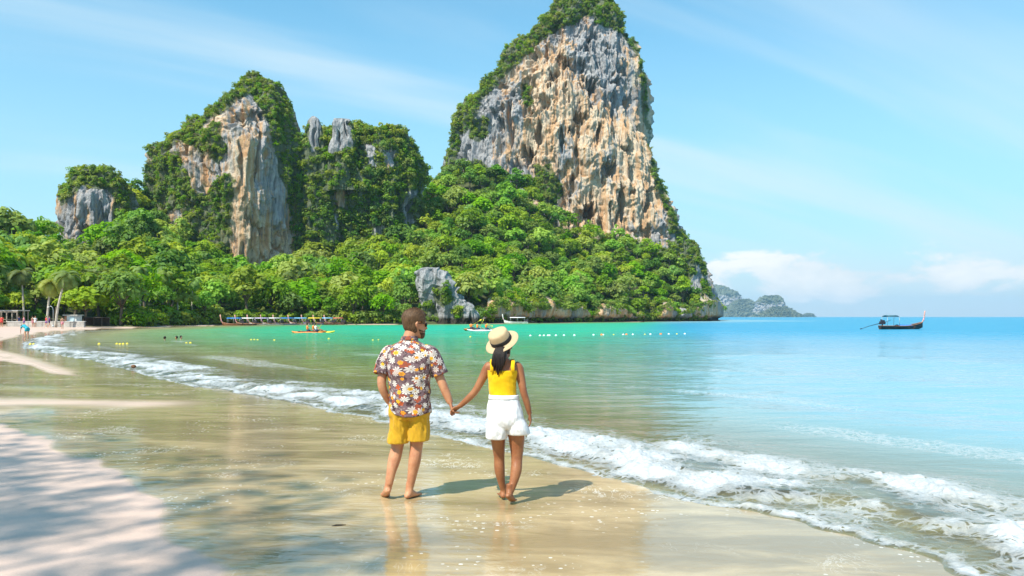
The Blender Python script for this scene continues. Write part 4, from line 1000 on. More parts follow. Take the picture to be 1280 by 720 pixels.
GZ = float(sand_z(shore_dist([-0.6], [7.7])[0], np.array([-0.6]), np.array([7.7]))[0]) + 0.002
def sewn(name, q, mat, parent, inv, amp, seed):
    me = remeshed(name, q, mat, 0.007, 12); me.transform(inv)
    n = len(me.vertices); co = np.empty(n * 3, np.float32); me.vertices.foreach_get('co', co); co = co.reshape(-1, 3)
    no = np.empty(n * 3, np.float32); me.vertices.foreach_get('normal', no); no = no.reshape(-1, 3)
    x, y, z = co.T; f = fbm(x / .055, y / .055, z / .17, 3, seed=seed) + 0.6 * fbm((x + z * .5) / .03, y / .03, z / .09, 2, seed=seed + 3)
    top = sstep(z.max() - .02, z.max() - .10, z)
    co += no * (amp * f * (0.25 + 0.75 * top))[:, None] * np.array([1, 1, .3]); me.vertices.foreach_set('co', co.ravel().astype(np.float32)); me.update()
    return obj(name, me, parent)
HOLD = px(566, 512.5, 7.68)          # where the two hands meet
def make_man():
    D0 = 7.72
    def P(x, y, d=0.0): return px(x, y, D0 + d)
    root = empty('person', ground(502, 620, 0.045))
    inv = Matrix.Translation(-root.location)
    tag(root, 'man with short brown hair, floral shirt and mustard shorts, holding the woman\'s hand', 'person')
    b = MB()
    torso(b, [(P(510, 519, .0), .105, .09), (P(511, 510, .0), .160, .115), (P(511, 498), .158, .112), (P(511, 482), .155, .108), (P(511, 465), .172, .118), (P(511, 450), .190, .120), (P(511, 441), .188, .098), (P(510, 434), .125, .075), (P(511, 428), .062, .060)])
    limb(b, [P(510, 436, .01), P(512, 424, .015), P(516, 412, .02)], [.082, .070, .066])
    H = Matrix.Translation(P(518.5, 406.0, .035)) @ Matrix.Rotation(math.radians(-62), 4, 'Z') @ Matrix.Rotation(math.radians(-6), 4, 'X')
    v, f = head_surface(H, 1.08); b.add(v, f + [tuple(reversed(range(40)))]); face_parts(b, H, 1.08)
    # arms: one hand in the pocket, the other held out to the woman
    limb(b, [P(490, 441, 0), P(484, 446, 0), P(479.5, 462, -.01), P(477, 478, -.04), P(480, 490, -.02), P(486.5, 503, .02)], [.055, .056, .050, .043, .040, .030])
    hand(b, P(486, 502, .02), (0.25, .35, -1), (1, 0, .2), 0.95, 0.3, 1)
    limb(b, [P(531, 441, 0), P(539, 446, 0), P(546, 463, 0), P(553.5, 481, -.02), P(558, 492, -.02), P(563, 504, -.03)], [.055, .056, .050, .043, .042, .030])
    hand(b, P(562.7, 503, -.03), HOLD - P(563, 502, -.03), (0.95, .15, .55), 0.98, 1.15, -1)
    # legs
    limb(b, [P(500, 512), P(498, 530, .0), P(497, 556, .02), P(493, 574, -.01), P(489, 590, -.05), P(486.5, 606, -.07)], [.095, .088, .062, .061, .047, .034])
    limb(b, [P(522, 512), P(522, 530), P(520.5, 556, .01), P(518.5, 574, -.01), P(515.5, 592, -.01), P(512.5, 609, -.01)], [.095, .090, .063, .061, .048, .036])
    gz = GZ
    def G(x, y, d, z): p = P(x, y, d); return Vector((p.x, p.y, z))
    foot(b, G(486.5, 606, -.06, .20), G(484.5, 615, -.085, .115), G(481.5, 619, .045, gz + .020), G(481, 619, .12, gz + .012), 1.02)
    foot(b, G(512.0, 610, -.01, .135), G(509, 616, -.05, gz + .030), G(519, 618, .075, gz + .024), G(526, 618, .145, gz + .016), 1.04)
    me = remeshed('body', b, M_SKIN_M, 0.0062, 3); me.transform(inv); body = obj('body', me, root)
    # shirt: body, sleeves, collar
    rows = [(P(511.8, 423.5, .012), .070, .072), (P(511.6, 427, .006), .100, .080), (P(511.5, 432.5, 0), .172, .102), (P(511.5, 440, 0), .228, .124), (P(511.5, 448), .236, .142), (P(511.5, 462), .222, .150), (P(512, 478), .203, .148), (P(512.5, 496), .200, .150), (P(512.5, 508), .203, .155), (P(513, 517.5), .204, .158)]
    rg = rings_from(rows, 72, 6, 2.5, hem=lambda a: 0.062 * max(0, -math.cos(a)) ** 3 + 0.02 * max(0, math.cos(a)) ** 4 - 0.012 * math.sin(a * 3))
    rg = [[inv @ p for p in r] for r in rg]
    sh = cloth_grid('shirt', rg, M_FLORAL, root, 0.019, 4, 0.003, (0.075, 0.11))
    for nm, pts, rd in (('sleeve', [P(494, 438), P(487, 442), P(482, 452, -.005), P(478.5, 462, -.01), P(477, 468, -.02)], [.060, .078, .080, .078, .080]), ('sleeve', [P(529, 438), P(537, 442), P(543, 452), P(547.5, 462), P(550, 468.5)], [.060, .078, .080, .077, .079])):
        sr = [[inv @ p for p in r] for r in sleeve_rings(pts, rd, 32, 5)]
        cloth_grid(nm, sr, M_FLORAL, sh, 0.008, 7 if pts[0].x < -.9 else 9, 0.003, (0.05, 0.07))
    col = [[inv @ p for p in r] for r in rings_from([(P(511.7, 425.0, .01), .084, .080), (P(512.2, 421.5, .014), .074, .074), (P(512.4, 420.2, .016), .072, .072)], 40, 3)]
    cloth_grid('collar', col, M_FLORAL, sh, 0.002, 12, 0.004)
    # shorts
    q = MB()
    torso(q, [(P(511, 503), .186, .136), (P(511, 510), .196, .144), (P(511, 517), .198, .146), (P(511, 523), .185, .138)], 48)
    for c0, c1, c2, r0, r1 in ((P(500.5, 516), P(499.3, 535), P(497.2, 553.5), .098, .102), (P(522.3, 516), P(523, 535), P(523.3, 550.5), .100, .108)):
        torso(q, [(c0, r0, .130), (c1, r0, .120), (c2, r1, .114)], 40, 5, 2.3)
    sewn('shorts', q, M_MUSTARD, root, inv, 0.014, 15)
    # hair, beard, sunglasses
    hn = lambda z, ph: 0.003 + 0.010 * sstep(0.0, 0.10, z) + 0.0015 * math.sin(ph * 5 + z * 60)
    def hk(z, ph):
        a = abs(ph); return z > (0.088 - 0.012 * math.cos(a * 2) if a < 0.75 else 0.03 - 0.02 * (a - .75) / .5 if a < 1.25 else 0.03 if a < 1.7 else -0.082 + 0.05 * max(0, 2.2 - a))
    v, f = head_surface(H, 1.08, n=96, per=9, off=hn, keep=hk); hm = mesh_from('hair', [inv @ p for p in v], f, M_HAIR_M); ho = obj('hair', hm, root)
    sd_ = ho.modifiers.new('thickness', 'SOLIDIFY'); sd_.thickness = 0.012; sd_.offset = -1
    strands(v, f, H, inv, 'hair_tips', M_HAIR_M, ho, 5200, 0.019, 3)
    v, f = head_surface(H, 1.08, n=72, per=8, off=lambda z, ph: 0.006 + .002 * math.sin(ph * 31 + z * 300), keep=lambda z, ph: (abs(ph) < 1.5 and z < -0.035 - 0.028 * (1 - abs(ph) / 1.5) + (0.022 if abs(ph) < .35 and z > -.056 else 0) and abs(z + .06) > (0.006 if abs(ph) < .28 else 0)))
    obj('beard', mesh_from('beard', [inv @ p for p in v], f, M_HAIR_M), root)
    g = MB()
    for s in (-1, 1):
        c = H @ Vector((s * .034, .102, .010)); ax = (H.to_3x3() @ Vector((0, 1, 0)))
        g.tube([c - ax * .003, c + ax * .004], [(.020, .026), (.019, .025)], 16, up=H.to_3x3() @ Vector((0, 0, 1)))
        g.tube([H @ Vector((s * .058, .098, .018)), H @ Vector((s * .080, .05, .018)), H @ Vector((s * .085, -.01, .014)), H @ Vector((s * .084, -.02, 0))], .0028, 6)
    g.tube([H @ Vector((-.012, .108, .014)), H @ Vector((.012, .108, .014))], .003, 6)
    g.v = [tuple(inv @ Vector(p)) for p in g.v]; g.build('sunglasses', M_LENS, root)
    return root
def strands(v, f, H, inv, name, mat, parent, n, ln, seed):
    g = np.random.default_rng(seed); V = np.array([tuple(p) for p in v]); out = MB(); c = np.array(H.translation)
    fl = [f[i] for i in g.integers(0, len(f), n)]
    for q in fl:
        w = g.dirichlet(np.ones(4)); p = (V[list(q)] * w[:, None]).sum(0); d = p - c; d /= np.linalg.norm(d); d = d + g.normal(0, .45, 3) + np.array([.15, 0, .1]); d /= np.linalg.norm(d)
        s = np.cross(d, g.normal(size=3)); s /= np.linalg.norm(s); L = ln * g.uniform(.5, 1.1)
        L *= 0.35 + 0.9 * max(0, min(1, (p[2] - c[2]) / .09 + .3)); P_ = [p - s * .0028, p + s * .0028, p + d * L]
        out.add([inv @ Vector(k) for k in P_], [(0, 1, 2)])
    return out.build(name, mat, parent)

def make_woman():
    D0 = 7.60
    def P(x, y, d=0.0): return px(x, y, D0 + d)
    root = empty('person', ground(634, 626, 0.045)); inv = Matrix.Translation(-root.location)
    tag(root, 'woman in straw hat, yellow cropped top and white shorts, holding the man\'s hand', 'person')
    b = MB()
    torso(b, [(P(631, 533), .09, .085), (P(631, 524), .150, .122), (P(631, 514), .150, .120), (P(630, 503), .130, .100), (P(629, 493), .120, .090), (P(628, 482), .122, .092), (P(628, 471), .132, .102), (P(628.5, 462), .146, .096), (P(628.5, 455.5), .140, .076), (P(628.5, 451), .085, .058), (P(628.5, 447), .048, .048)])
    limb(b, [P(628.5, 455, .0), P(629, 446, .012), P(630, 436, .02)], [.052, .046, .046])
    for s in (-1, 1): limb(b, [P(628 + s * 8, 470, .06), P(628 + s * 8.5, 474, .105), P(628 + s * 8, 480, .07)], [.05, .058, .04])
    for s in (-1, 1): limb(b, [P(631 + s * 7.5, 514, -.03), P(631 + s * 7.5, 523, -.05), P(631 + s * 7.5, 532, -.03)], [.06, .070, .06])
    H = Matrix.Translation(P(629.5, 433.5, .03)) @ Matrix.Rotation(math.radians(-30), 4, 'Z') @ Matrix.Rotation(math.radians(-4), 4, 'X')
    v, f = head_surface(H, 0.90); b.add(v, f + [tuple(reversed(range(40)))]); face_parts(b, H, 0.90)
    limb(b, [P(614, 456), P(609.5, 460), P(602.5, 474, .0), P(594, 489, .0), P(585.5, 498, .01), P(574.5, 508, .04)], [.042, .046, .040, .034, .032, .023])
    hand(b, P(574.5, 508.0, .04), HOLD - P(574.5, 507, .04) + Vector((0, 0, .004)), (-.25, -.2, -.9), 0.88, 1.0, 1)
    limb(b, [P(643, 456), P(648, 460), P(651.5, 475, -.01), P(654.5, 490, -.03), P(658.5, 503, -.02), P(662, 517, 0)], [.042, .046, .041, .035, .032, .023])
    hand(b, P(662, 517, 0), (.15, .1, -1), (-1, .1, 0), 0.88, 0.55, 1)
    limb(b, [P(621, 528), P(622, 541, .01), P(623, 556, .04), P(624, 572, .07), P(624.5, 587, .07), P(627, 603, .09), P(629.5, 614, .11)], [.090, .078, .065, .052, .051, .036, .028])
    limb(b, [P(641, 528), P(645, 541, .0), P(646, 556, .01), P(646, 574, 0), P(645, 589, -.04), P(641, 606, -.08), P(637.5, 617, -.10)], [.092, .084, .070, .054, .053, .037, .028])
    gz = GZ
    def G(x, y, d, z): p = P(x, y, d); return Vector((p.x, p.y, z))
    foot(b, G(629.5, 614, .11, .12), G(629, 619, .08, gz + .026), G(627, 619, .20, gz + .020), G(625.5, 619, .26, gz + .013), .88)
    foot(b, G(637.0, 617.5, -.10, .165), G(635, 619, -.150, .105), G(640.5, 624, -.055, gz + .022), G(643, 624, .005, gz + .014), .88)
    me = remeshed('body', b, M_SKIN_W, 0.0058, 3); me.transform(inv); obj('body', me, root)
    # cropped top
    tr = rings_from([(P(628, 462.5, .002), .150, .108), (P(628, 466), .146, .112), (P(628, 474, .004), .137, .114), (P(628.2, 484), .130, .102), (P(628.8, 496.5), .132, .102)], 56, 5, hem=lambda a: 0.008 * math.sin(a * 2))
    tp = cloth_grid('top', [[inv @ p for p in r] for r in tr], M_YELLOW, root, 0.006, 21, 0.003, (0.09, 0.025))
    for s, x0, x1 in ((-1, 615, 611.5), (1, 641, 644.5)):
        q = MB(); q.tube([inv @ p for p in (P(x0, 465, -.108), P(x0 - s * .2, 458, -.098), P(x1 - s * 3, 451.5, -.068), P(x1 - s * 4, 449.2, -.01), P(x1 - s * 4, 452, .055), P(x0, 461, .10))], [(.019, .004), (.018, .004), (.018, .005), (.018, .005), (.018, .004), (.019, .004)], 10, up=(1, 0, 0)); q.build('strap', M_YELLOW, tp)
    # shorts
    q = MB()
    torso(q, [(P(629.5, 493.5), .138, .108), (P(629.8, 499), .144, .116), (P(630.5, 510), .164, .146), (P(631.3, 520), .174, .164), (P(631.8, 528), .172, .158), (P(632, 535), .150, .12)], 48)
    for c0, c1, c2, r0, r1, tl in ((P(623.0, 516), P(621.3, 534), P(620.6, 548), .070, .100, 0), (P(641.0, 516), P(645.2, 531), P(648.3, 542.5), .070, .108, 1)):
        torso(q, [(c0, r0, .12), (c1, r1 * .96, .150), (c2, r1, .134)], 40, 5, 2.3)
    so = sewn('shorts', q, M_WHITE, root, inv, 0.010, 25)
    wb = rings_from([(P(629.5, 493), .140, .111), (P(629.7, 498.5), .147, .119)], 56, 3); cloth_grid('waistband', [[inv @ p for p in r] for r in wb], M_WHITE, so, 0.002, 28, 0.005)
    # hair under the hat and down the back
    v, f = head_surface(H, 0.90, n=72, per=8, off=lambda z, ph: 0.012 + .002 * math.sin(ph * 27), keep=lambda z, ph: z > (0.06 if abs(ph) < .8 else -.02 if abs(ph) < 1.5 else -.075))
    ho = obj('hair', mesh_from('hair', [inv @ p for p in v], f, M_HAIR_W), root)
    g = random.Random(4)
    for i in range(11):
        x = -9 + 18 * (i / 10) * .9; dx = g.uniform(-2, 2)
        q = MB(); end = 466 + g.uniform(-5, 6) - abs(x + 2) * .5
        pts = [P(628 + x * .7, 434 + abs(x) * .15, -.075), P(625.5 + x * .75, 443, -.108), P(624 + x * .8 + dx * .4, 453, -.122), P(622.5 + x * .6 + dx, end, -.120)]
        sp = smoothpts([tuple(p) for p in pts], 5); rr = np.interp(np.linspace(0, 1, len(sp)), [0, .35, .75, 1], [.022, .026, .021, .004])
        q.tube([inv @ Vector(p) for p in sp], [(r_, r_ * .7) for r_ in rr], 9); q.build('hair_lock', M_HAIR_W, ho)
    # straw hat
    T = Matrix.Translation(P(627.0, 426.6, .02)) @ Matrix.Rotation(math.radians(-27), 4, 'Y') @ Matrix.Rotation(math.radians(30), 4, 'X')
    hat = lathe('hat', [(.168, -.012), (.166, -.010), (.150, -.003), (.128, .002), (.104, .004), (.101, .010), (.099, .04), (.096, .094), (.092, .106), (.082, .112), (.04, .115), (.01, .1155), (.0, .1155)], M_STRAW, root, inv @ T, 64, 0.004)
    lathe('hat_band', [(.1060, .008), (.1065, .010), (.1045, .044), (.1030, .046)], M_BLACK, hat, inv @ T, 64, 0.002)
    e = MB()
    return root
def lathe(name, prof, mat, parent, M, n=48, thick=0.003, wob=0.002):
    V, m = [], len(prof)
    for i, (r, z) in enumerate(prof):
        for j in range(n):
            a = 2 * math.pi * j / n; V.append(M @ Vector((r * math.cos(a), r * math.sin(a), z + wob * math.sin(3 * a + 1) * min(1, r * 8))))
    o = obj(name, mesh_from(name, V, grid_faces(m, n, wrap=True), mat), parent)
    bm = bmesh.new(); bm.from_mesh(o.data); bmesh.ops.remove_doubles(bm, verts=bm.verts, dist=1e-5); bm.to_mesh(o.data); bm.free()
    s = o.modifiers.new('thickness', 'SOLIDIFY'); s.thickness = thick; s.offset = 0
    return o
M_SKIN_M = skin_mat('skin_tanned', (0.50, 0.245, 0.135)); M_SKIN_W = skin_mat('skin_brown', (0.30, 0.125, 0.055))
M_FLORAL = floral_mat(); M_MUSTARD = cloth_mat('mustard_cotton', (0.56, 0.315, 0.018)); M_YELLOW = cloth_mat('yellow_jersey', (0.80, 0.47, 0.004)); M_WHITE = cloth_mat('white_linen', (0.74, 0.74, 0.76))
M_HAIR_M = hair_mat('brown_hair', (0.045, 0.024, 0.013), (0.16, 0.09, 0.045)); M_HAIR_W = hair_mat('black_hair', (0.006, 0.004, 0.004), (0.022, 0.014, 0.011))
M_LENS = plain('dark_lens', (0.02, 0.018, 0.016), 0.15, 0.1); M_BLACK = plain('black_ribbon', (0.015, 0.014, 0.016), 0.7, 0.2, 40)
def straw():
    m, k, p, o = newmat('straw'); pos = k.n('ShaderNodeTexCoord').outputs['Object']
    w1 = k.n('ShaderNodeTexWave', {'Vector': pos, 'Scale': 75.0, 'Distortion': 1.5, 'Detail': 2}, wave_type='BANDS', bands_direction='Z').outputs[1]
    n = k.noise(pos, 40, 3, 0.6)
    k.put(p.inputs['Base Color'], k.mix(k.m('ADD', k.m('MULTIPLY', w1, .5), k.m('MULTIPLY', n, .5)), (0.46, 0.33, 0.18), (0.66, 0.51, 0.32)))
    p.inputs['Roughness'].default_value = 0.8; k.put(p.inputs['Normal'], k.bump(w1, 0.5, 0.006)); return m
M_STRAW = straw()
make_man(); make_woman()

# ------------------------------------------------------------------ palms
def palm_meshes(seed, H, lean):
    g = random.Random(seed); b = MB()
    pts = [(lean[0] * t ** 1.6, lean[1] * t ** 1.6, H * t) for t in np.linspace(-.03, 1, 9)] if False else [(lean[0] * max(t, 0) ** 1.6, lean[1] * max(t, 0) ** 1.6, H * t) for t in np.linspace(-.06, 1, 10)]
    b.tube(pts, list(np.linspace(.20, .11, 10)), 9); top = Vector(pts[-1]); tm = mesh_from('trunk', b.v, b.f, M_PALMBARK)
    V, F, A = [], [], []
    for i in range(22):
        a = i * 2.399 + g.uniform(-.2, .2); el = 1.15 - 1.75 * (i / 21) + g.uniform(-.12, .12); L = g.uniform(2.1, 2.8)
        d = Vector((math.cos(a), math.sin(a), 0)); p = top.copy(); ang = el; pr = []
        for j in range(15):
            pr.append(p.copy()); p = p + (d * math.cos(ang) + Vector((0, 0, math.sin(ang)))) * (L / 14); ang -= 0.125 + .02 * j * .3
        side = d.cross(Vector((0, 0, 1))); tone = g.random()
        for j in range(1, 15):
            w = 0.95 * math.sin(math.pi * min(1, (j + 1.5) / 16)) ** .7; tdir = (pr[j] - pr[j - 1]).normalized()
            for s in (-1, 1):
                tip = pr[j] + side * s * w * .8 + tdir * w * .45 - Vector((0, 0, w * .42)); k = len(V)
                V += [pr[j - 1], pr[j] + tdir * .06, tip, pr[j - 1].lerp(tip, .6) - tdir * .05]; F.append((k, k + 1, k + 2, k + 3)); A += [tone * .7 + g.random() * .3] * 4
    cm = mesh_from('crown', V, F, M_PALM, smooth=False); fattr(cm, 'v', A); return tm, cm
def palm(x, y, D, H, lean, seed, label, group=None):
    p = px(x, y, D); e = empty('coconut_palm', p, 0); tm, cm = palm_meshes(seed, H, lean); obj('trunk', tm, e); obj('crown', cm, e); tag(e, label, 'palm', group)
palm(59, 405.5, 124, 6.4, (0.6, 0), 1, 'shorter coconut palm with upright pale trunk by the lamp post')
palm(70, 405.5, 122, 7.4, (1.5, 0.2), 2, 'taller coconut palm leaning over the beach beside the lamp post')
for i, (x, y, D, H, ln, lb) in enumerate([(175, 383, 150, 7.0, (0.1, 0), 'coconut palm with bare trunk standing clear among shore trees'), (160, 384, 152, 5.6, (-.3, 0), 'short coconut palm next to the bare-trunked palm'), (203, 385, 158, 6.6, (.4, 0), 'coconut palm half hidden in the trees under the creeper flank'),
                         (222, 386, 165, 5.8, (-.2, 0), 'small coconut palm between shore trees under the creeper flank'), (240, 388, 172, 6.4, (.3, 0), 'coconut palm beside the round shrub at the end of the beach'), (30, 398, 134, 7.5, (-.5, 0), 'coconut palm rising behind the open beach pavilion')]):
    palm(x, y, D, H, ln, 20 + i, lb)

# tall feathery trees standing over the photographer, whose shade dapples the sand
def shade_tree(sx, sy, h, R_, seed, label):
    k = h / math.tan(SUN_EL); X = sx + sdir.x / math.cos(SUN_EL) * k; Y = sy + sdir.y / math.cos(SUN_EL) * k
    g = np.random.default_rng(seed); cl = []
    for i in range(58):
        a = g.uniform(0, 6.28); r = math.sqrt(g.random()) * R_; cl.append(((math.cos(a) * r, math.sin(a) * r, h + g.uniform(-1.3, 1.6)), g.uniform(.45, .95)))
    V, F, v = leaf_cloud(cl, 85, 0.10, seed); V2 = V.copy()
    cm = mesh_from('crown', V, F, M_LEAF, smooth=False); fattr(cm, 'v', v)
    tx, ty = X - 1.5, Y - 2.2
    b = MB(); b.tube([(-1.5, -2.2, -.3), (-1.3, -1.9, h * .4), (-.6, -.9, h * .75), (0, 0, h)], [.24, .19, .15, .08], 10)
    for c, r in cl[::2]: b.tube([(-.6, -.9, h * .75), ((c[0] - .6) * .5, (c[1] - .9) * .5, h * .75 + (c[2] - h * .75) * .4), c], [.09, .06, .025], 6)
    e = empty('beach_tree', (X, Y, .15)); obj('trunk', mesh_from('trunk', b.v, b.f, M_BARK), e); obj('crown', cm, e); tag(e, label, 'tree')
shade_tree(-4.1, 5.0, 17.0, 2.6, 301, 'feathery beach tree shading the dry sand by the water film')
shade_tree(-6.6, 7.6, 17.5, 2.9, 302, 'feathery beach tree shading the dry sand further along')
shade_tree(-10.4, 10.6, 18, 3.4, 303, 'feathery beach tree at the bend of the dry sand')

# ------------------------------------------------------------------ boats
def longtail(loc, heading, L=8.0, hullc=None, inner=None, canopy=None, prow=None, tarp=None, label='', group=None, detail=True, frame_only=False):
    """wooden longtail boat: bow along local +x"""
    e = empty('longtail_boat', loc, heading); tag(e, label, 'boat', group)
    n, m = 25, 9; V, Vi = [], []
    for i in range(n):
        t = i / (n - 1); xx = (t - .5) * L; bm_ = 0.085 * L * (1 - (abs(t - .42) / .58) ** 2.6) ** .8 if t < 1 else 0.0; bm_ = max(bm_, .03) if t < .02 else max(bm_, .015)
        if t < .1: bm_ = max(bm_, .05 * L)
        sheer = 0.055 * L + 0.085 * L * max(0, t - .45) ** 2 * 3.2 + .012 * L * (1 - t) ; keel = -.03 * L + 0.10 * L * max(0, t - .72) ** 2 * 8 + .01 * L * (t < .1)
        for j in range(m):
            a = -1 + 2 * j / (m - 1); s = abs(a)
            V.append((xx, math.copysign(bm_ * min(1, s ** .55 if s else 0), a), keel + (sheer - keel) * s ** 1.5))
    F = [tuple(f) for f in grid_faces(n, m)]; F.append(tuple(range(m)))
    ho = obj('hull', mesh_from('hull', V, F, hullc), e); s_ = ho.modifiers.new('planking', 'SOLIDIFY'); s_.thickness = .05; s_.offset = -1
    g = MB()
    for sd in (0, m - 1): g.tube([V[i * m + sd] for i in range(n)], .045, 6)
    g.build('gunwale', inner, e)
    b = MB(); f0 = Vector(V[-1]); b.tube([f0 + Vector((-.35, 0, -.35)), f0 + Vector((0, 0, .0)), f0 + Vector((.25, 0, .45)), f0 + Vector((.40, 0, 1.25)), f0 + Vector((.44, 0, 1.6))], [(.10, .06), (.11, .06), (.10, .055), (.14, .06), (.10, .05)], 8, up=(1, 0, 0)); pr = b.build('prow_post', prow, e)
    rb = MB(); q = f0 + Vector((.14, 0, .3))
    for i in range(3): rb.tube([q + Vector((.02 * i, 0, -.10 + .1 * i)), q + Vector((.05 + .02 * i, 0, -.02 + .1 * i))], .13 - .005 * i, 10)
    rb.build('ribbon', M_RIBBON, pr)
    fl = MB(); fl.box((-.05 * L, 0, .005 * L), (.62 * L, .11 * L, .04)); fl.build('floor', inner, e, smooth=False)
    for i, t in enumerate((-.22, -.06, .1, .24)):
        b = MB(); b.box((t * L, 0, .04 * L), (.28, .15 * L, .05)); b.build('bench', inner, e, smooth=False)
    x0, x1, zt = -.38 * L, -.08 * L, .055 * L + 1.35
    if canopy is not None:
        lo, hi = (-.40 * L, -.12 * L) if frame_only else (-.36 * L, .22 * L)
        w = .07 * L; zt = .055 * L + (1.35 if frame_only else 1.15)
        for xx in ((lo, hi) if frame_only else (lo, (lo + hi) / 2, hi)):
            for sy in (-1, 1):
                b = MB(); b.tube([(xx, sy * w, .05 * L), (xx + .05, sy * w * .98, zt)], .028, 6); b.build('canopy_post', M_POLE, e)
        V2 = []; nn = 7
        for xx in ((lo + .12, hi - .12) if frame_only else (lo - .2, hi + .2)):
            for j in range(nn): a = -1 + 2 * j / (nn - 1); V2.append((xx, a * w * (1.05), zt + .16 * (1 - a * a)))
        co = obj('canopy', mesh_from('canopy', V2, grid_faces(2, nn), canopy), e); sd = co.modifiers.new('cloth', 'SOLIDIFY'); sd.thickness = .04 if not frame_only else .09
    if tarp is not None:
        V3 = []
        for i, xx in enumerate(np.linspace(-.12 * L, .2 * L, 7)):
            for j in range(6): a = -1 + 2 * j / 5; V3.append((xx, a * .075 * L, .062 * L + .16 * (1 - a * a) + .05 * math.sin(i * 2.1 + j)))
        t_ = obj('tarpaulin', mesh_from('tarpaulin', V3, grid_faces(7, 6), tarp), e); sd = t_.modifiers.new('cloth', 'SOLIDIFY'); sd.thickness = .03
    en = MB(); ex = -.45 * L; ez = .075 * L
    en.box((ex, 0, ez + .35), (.75, .42, .42)); en.tube([(ex - .2, 0, ez + .5), (ex - .2, 0, ez + .85)], .12, 8); en.box((ex + .25, .1, ez + .62), (.3, .25, .25)); en.tube([(ex, 0, ez - .1), (ex, 0, ez + .2)], .09, 8)
    eo = en.build('engine', M_ENGINE, e, smooth=False)
    sh = MB(); sh.tube([(ex - .3, 0, ez + .3), (ex - 2.0, .1, ez - .05), (ex - 3.6, .15, ez - .5)], [.05, .04, .035], 6)
    for i in range(3):
        a = i * 2.09; sh.box((ex - 3.62, .15 + .1 * math.cos(a), ez - .5 + .1 * math.sin(a)), (.03, .09, .12))
    sh.build('propeller_shaft', M_ENGINE, eo); hd = MB(); hd.tube([(ex + .3, 0, ez + .35), (ex + 1.5, 0, ez + .75)], .03, 6); hd.build('tiller', M_ENGINE, eo)
    return e
M_HULLD = plain('dark_hull', (0.035, 0.03, 0.028), 0.45, 0.4, 1.5); M_WOOD = plain('varnished_wood', (0.34, 0.16, 0.08), 0.5, 0.3, 3); M_HULLW = plain('white_hull', (0.72, 0.72, 0.7), 0.5, 0.15, 2); M_HULLB = plain('blue_hull', (0.06, 0.18, 0.42), 0.5, 0.2, 2); M_HULLT = plain('brown_hull', (0.20, 0.10, 0.05), 0.5, 0.3, 2)
M_PROW = plain('pink_prow', (0.62, 0.33, 0.27), 0.6, 0.2, 4); M_RIBBON = plain('garland', (0.6, 0.35, 0.4), 0.8, 0.4, 9); M_POLE = plain('steel_pole', (0.35, 0.38, 0.40), 0.4, 0.2, 5, metal=0.5); M_ENGINE = plain('engine_metal', (0.04, 0.035, 0.045), 0.5, 0.5, 6)
def tarpm(n, c): return plain(n, c, 0.6, 0.2, 2.5)
M_TBLUE, M_TDARK, M_TWHITE, M_TLILAC, M_TYELL, M_TRED, M_TSKY = tarpm('blue_tarp', (0.04, 0.22, 0.60)), tarpm('dark_tarp', (0.05, 0.13, 0.16)), tarpm('white_tarp', (0.75, 0.76, 0.78)), tarpm('lilac_tarp', (0.50, 0.46, 0.66)), tarpm('yellow_tarp', (0.78, 0.62, 0.05)), tarpm('red_tarp', (0.60, 0.16, 0.12)), tarpm('sky_tarp', (0.18, 0.45, 0.72))
p = ground(1127, 411.5); longtail((p.x, p.y, 0), math.radians(18), 7.6, M_HULLD, M_WOOD, M_TDARK, M_PROW, M_TBLUE, 'dark wooden longtail boat with blue tarpaulin anchored alone off the headland', frame_only=True)
p = ground(645, 404.4); longtail((p.x, p.y, 0), math.radians(172), 6.4, M_HULLW, M_HULLW, M_TWHITE, M_HULLW, None, 'white longtail boat with pale canopy below the undercut sea cliff')
for x, y, hd, hu, ca, tx in [(291, 406.6, 175, M_HULLT, M_TBLUE, 'brown longtail with blue canopy at the beach end of the moored row'), (308, 406.4, 168, M_HULLD, M_TWHITE, 'dark longtail with white canopy beside the brown one'), (325, 406.3, 184, M_HULLW, M_TLILAC, 'white longtail with lilac canopy in the moored row'),
                           (341, 406.0, 215, M_HULLW, M_TWHITE, 'all-white longtail in the moored row'), (357, 405.9, 200, M_HULLB, M_TBLUE, 'blue longtail with blue canopy in the moored row'), (374, 405.8, 170, M_HULLW, M_TSKY, 'white longtail with sky-blue canopy in the moored row'),
                           (392, 405.7, 190, M_HULLB, M_TYELL, 'blue longtail with yellow canopy in the moored row'), (406, 405.6, 180, M_HULLT, M_TSKY, 'brown longtail with sky-blue canopy in the moored row'), (419, 405.5, 172, M_HULLD, M_TRED, 'dark longtail with red canopy at the outer end of the row')]:
    p = ground(x, y); longtail((p.x, p.y, 0), math.radians(hd), 4.6, hu, M_WOOD, ca, M_PROW, None, tx, 'longtail boats moored along the tree-lined shore')

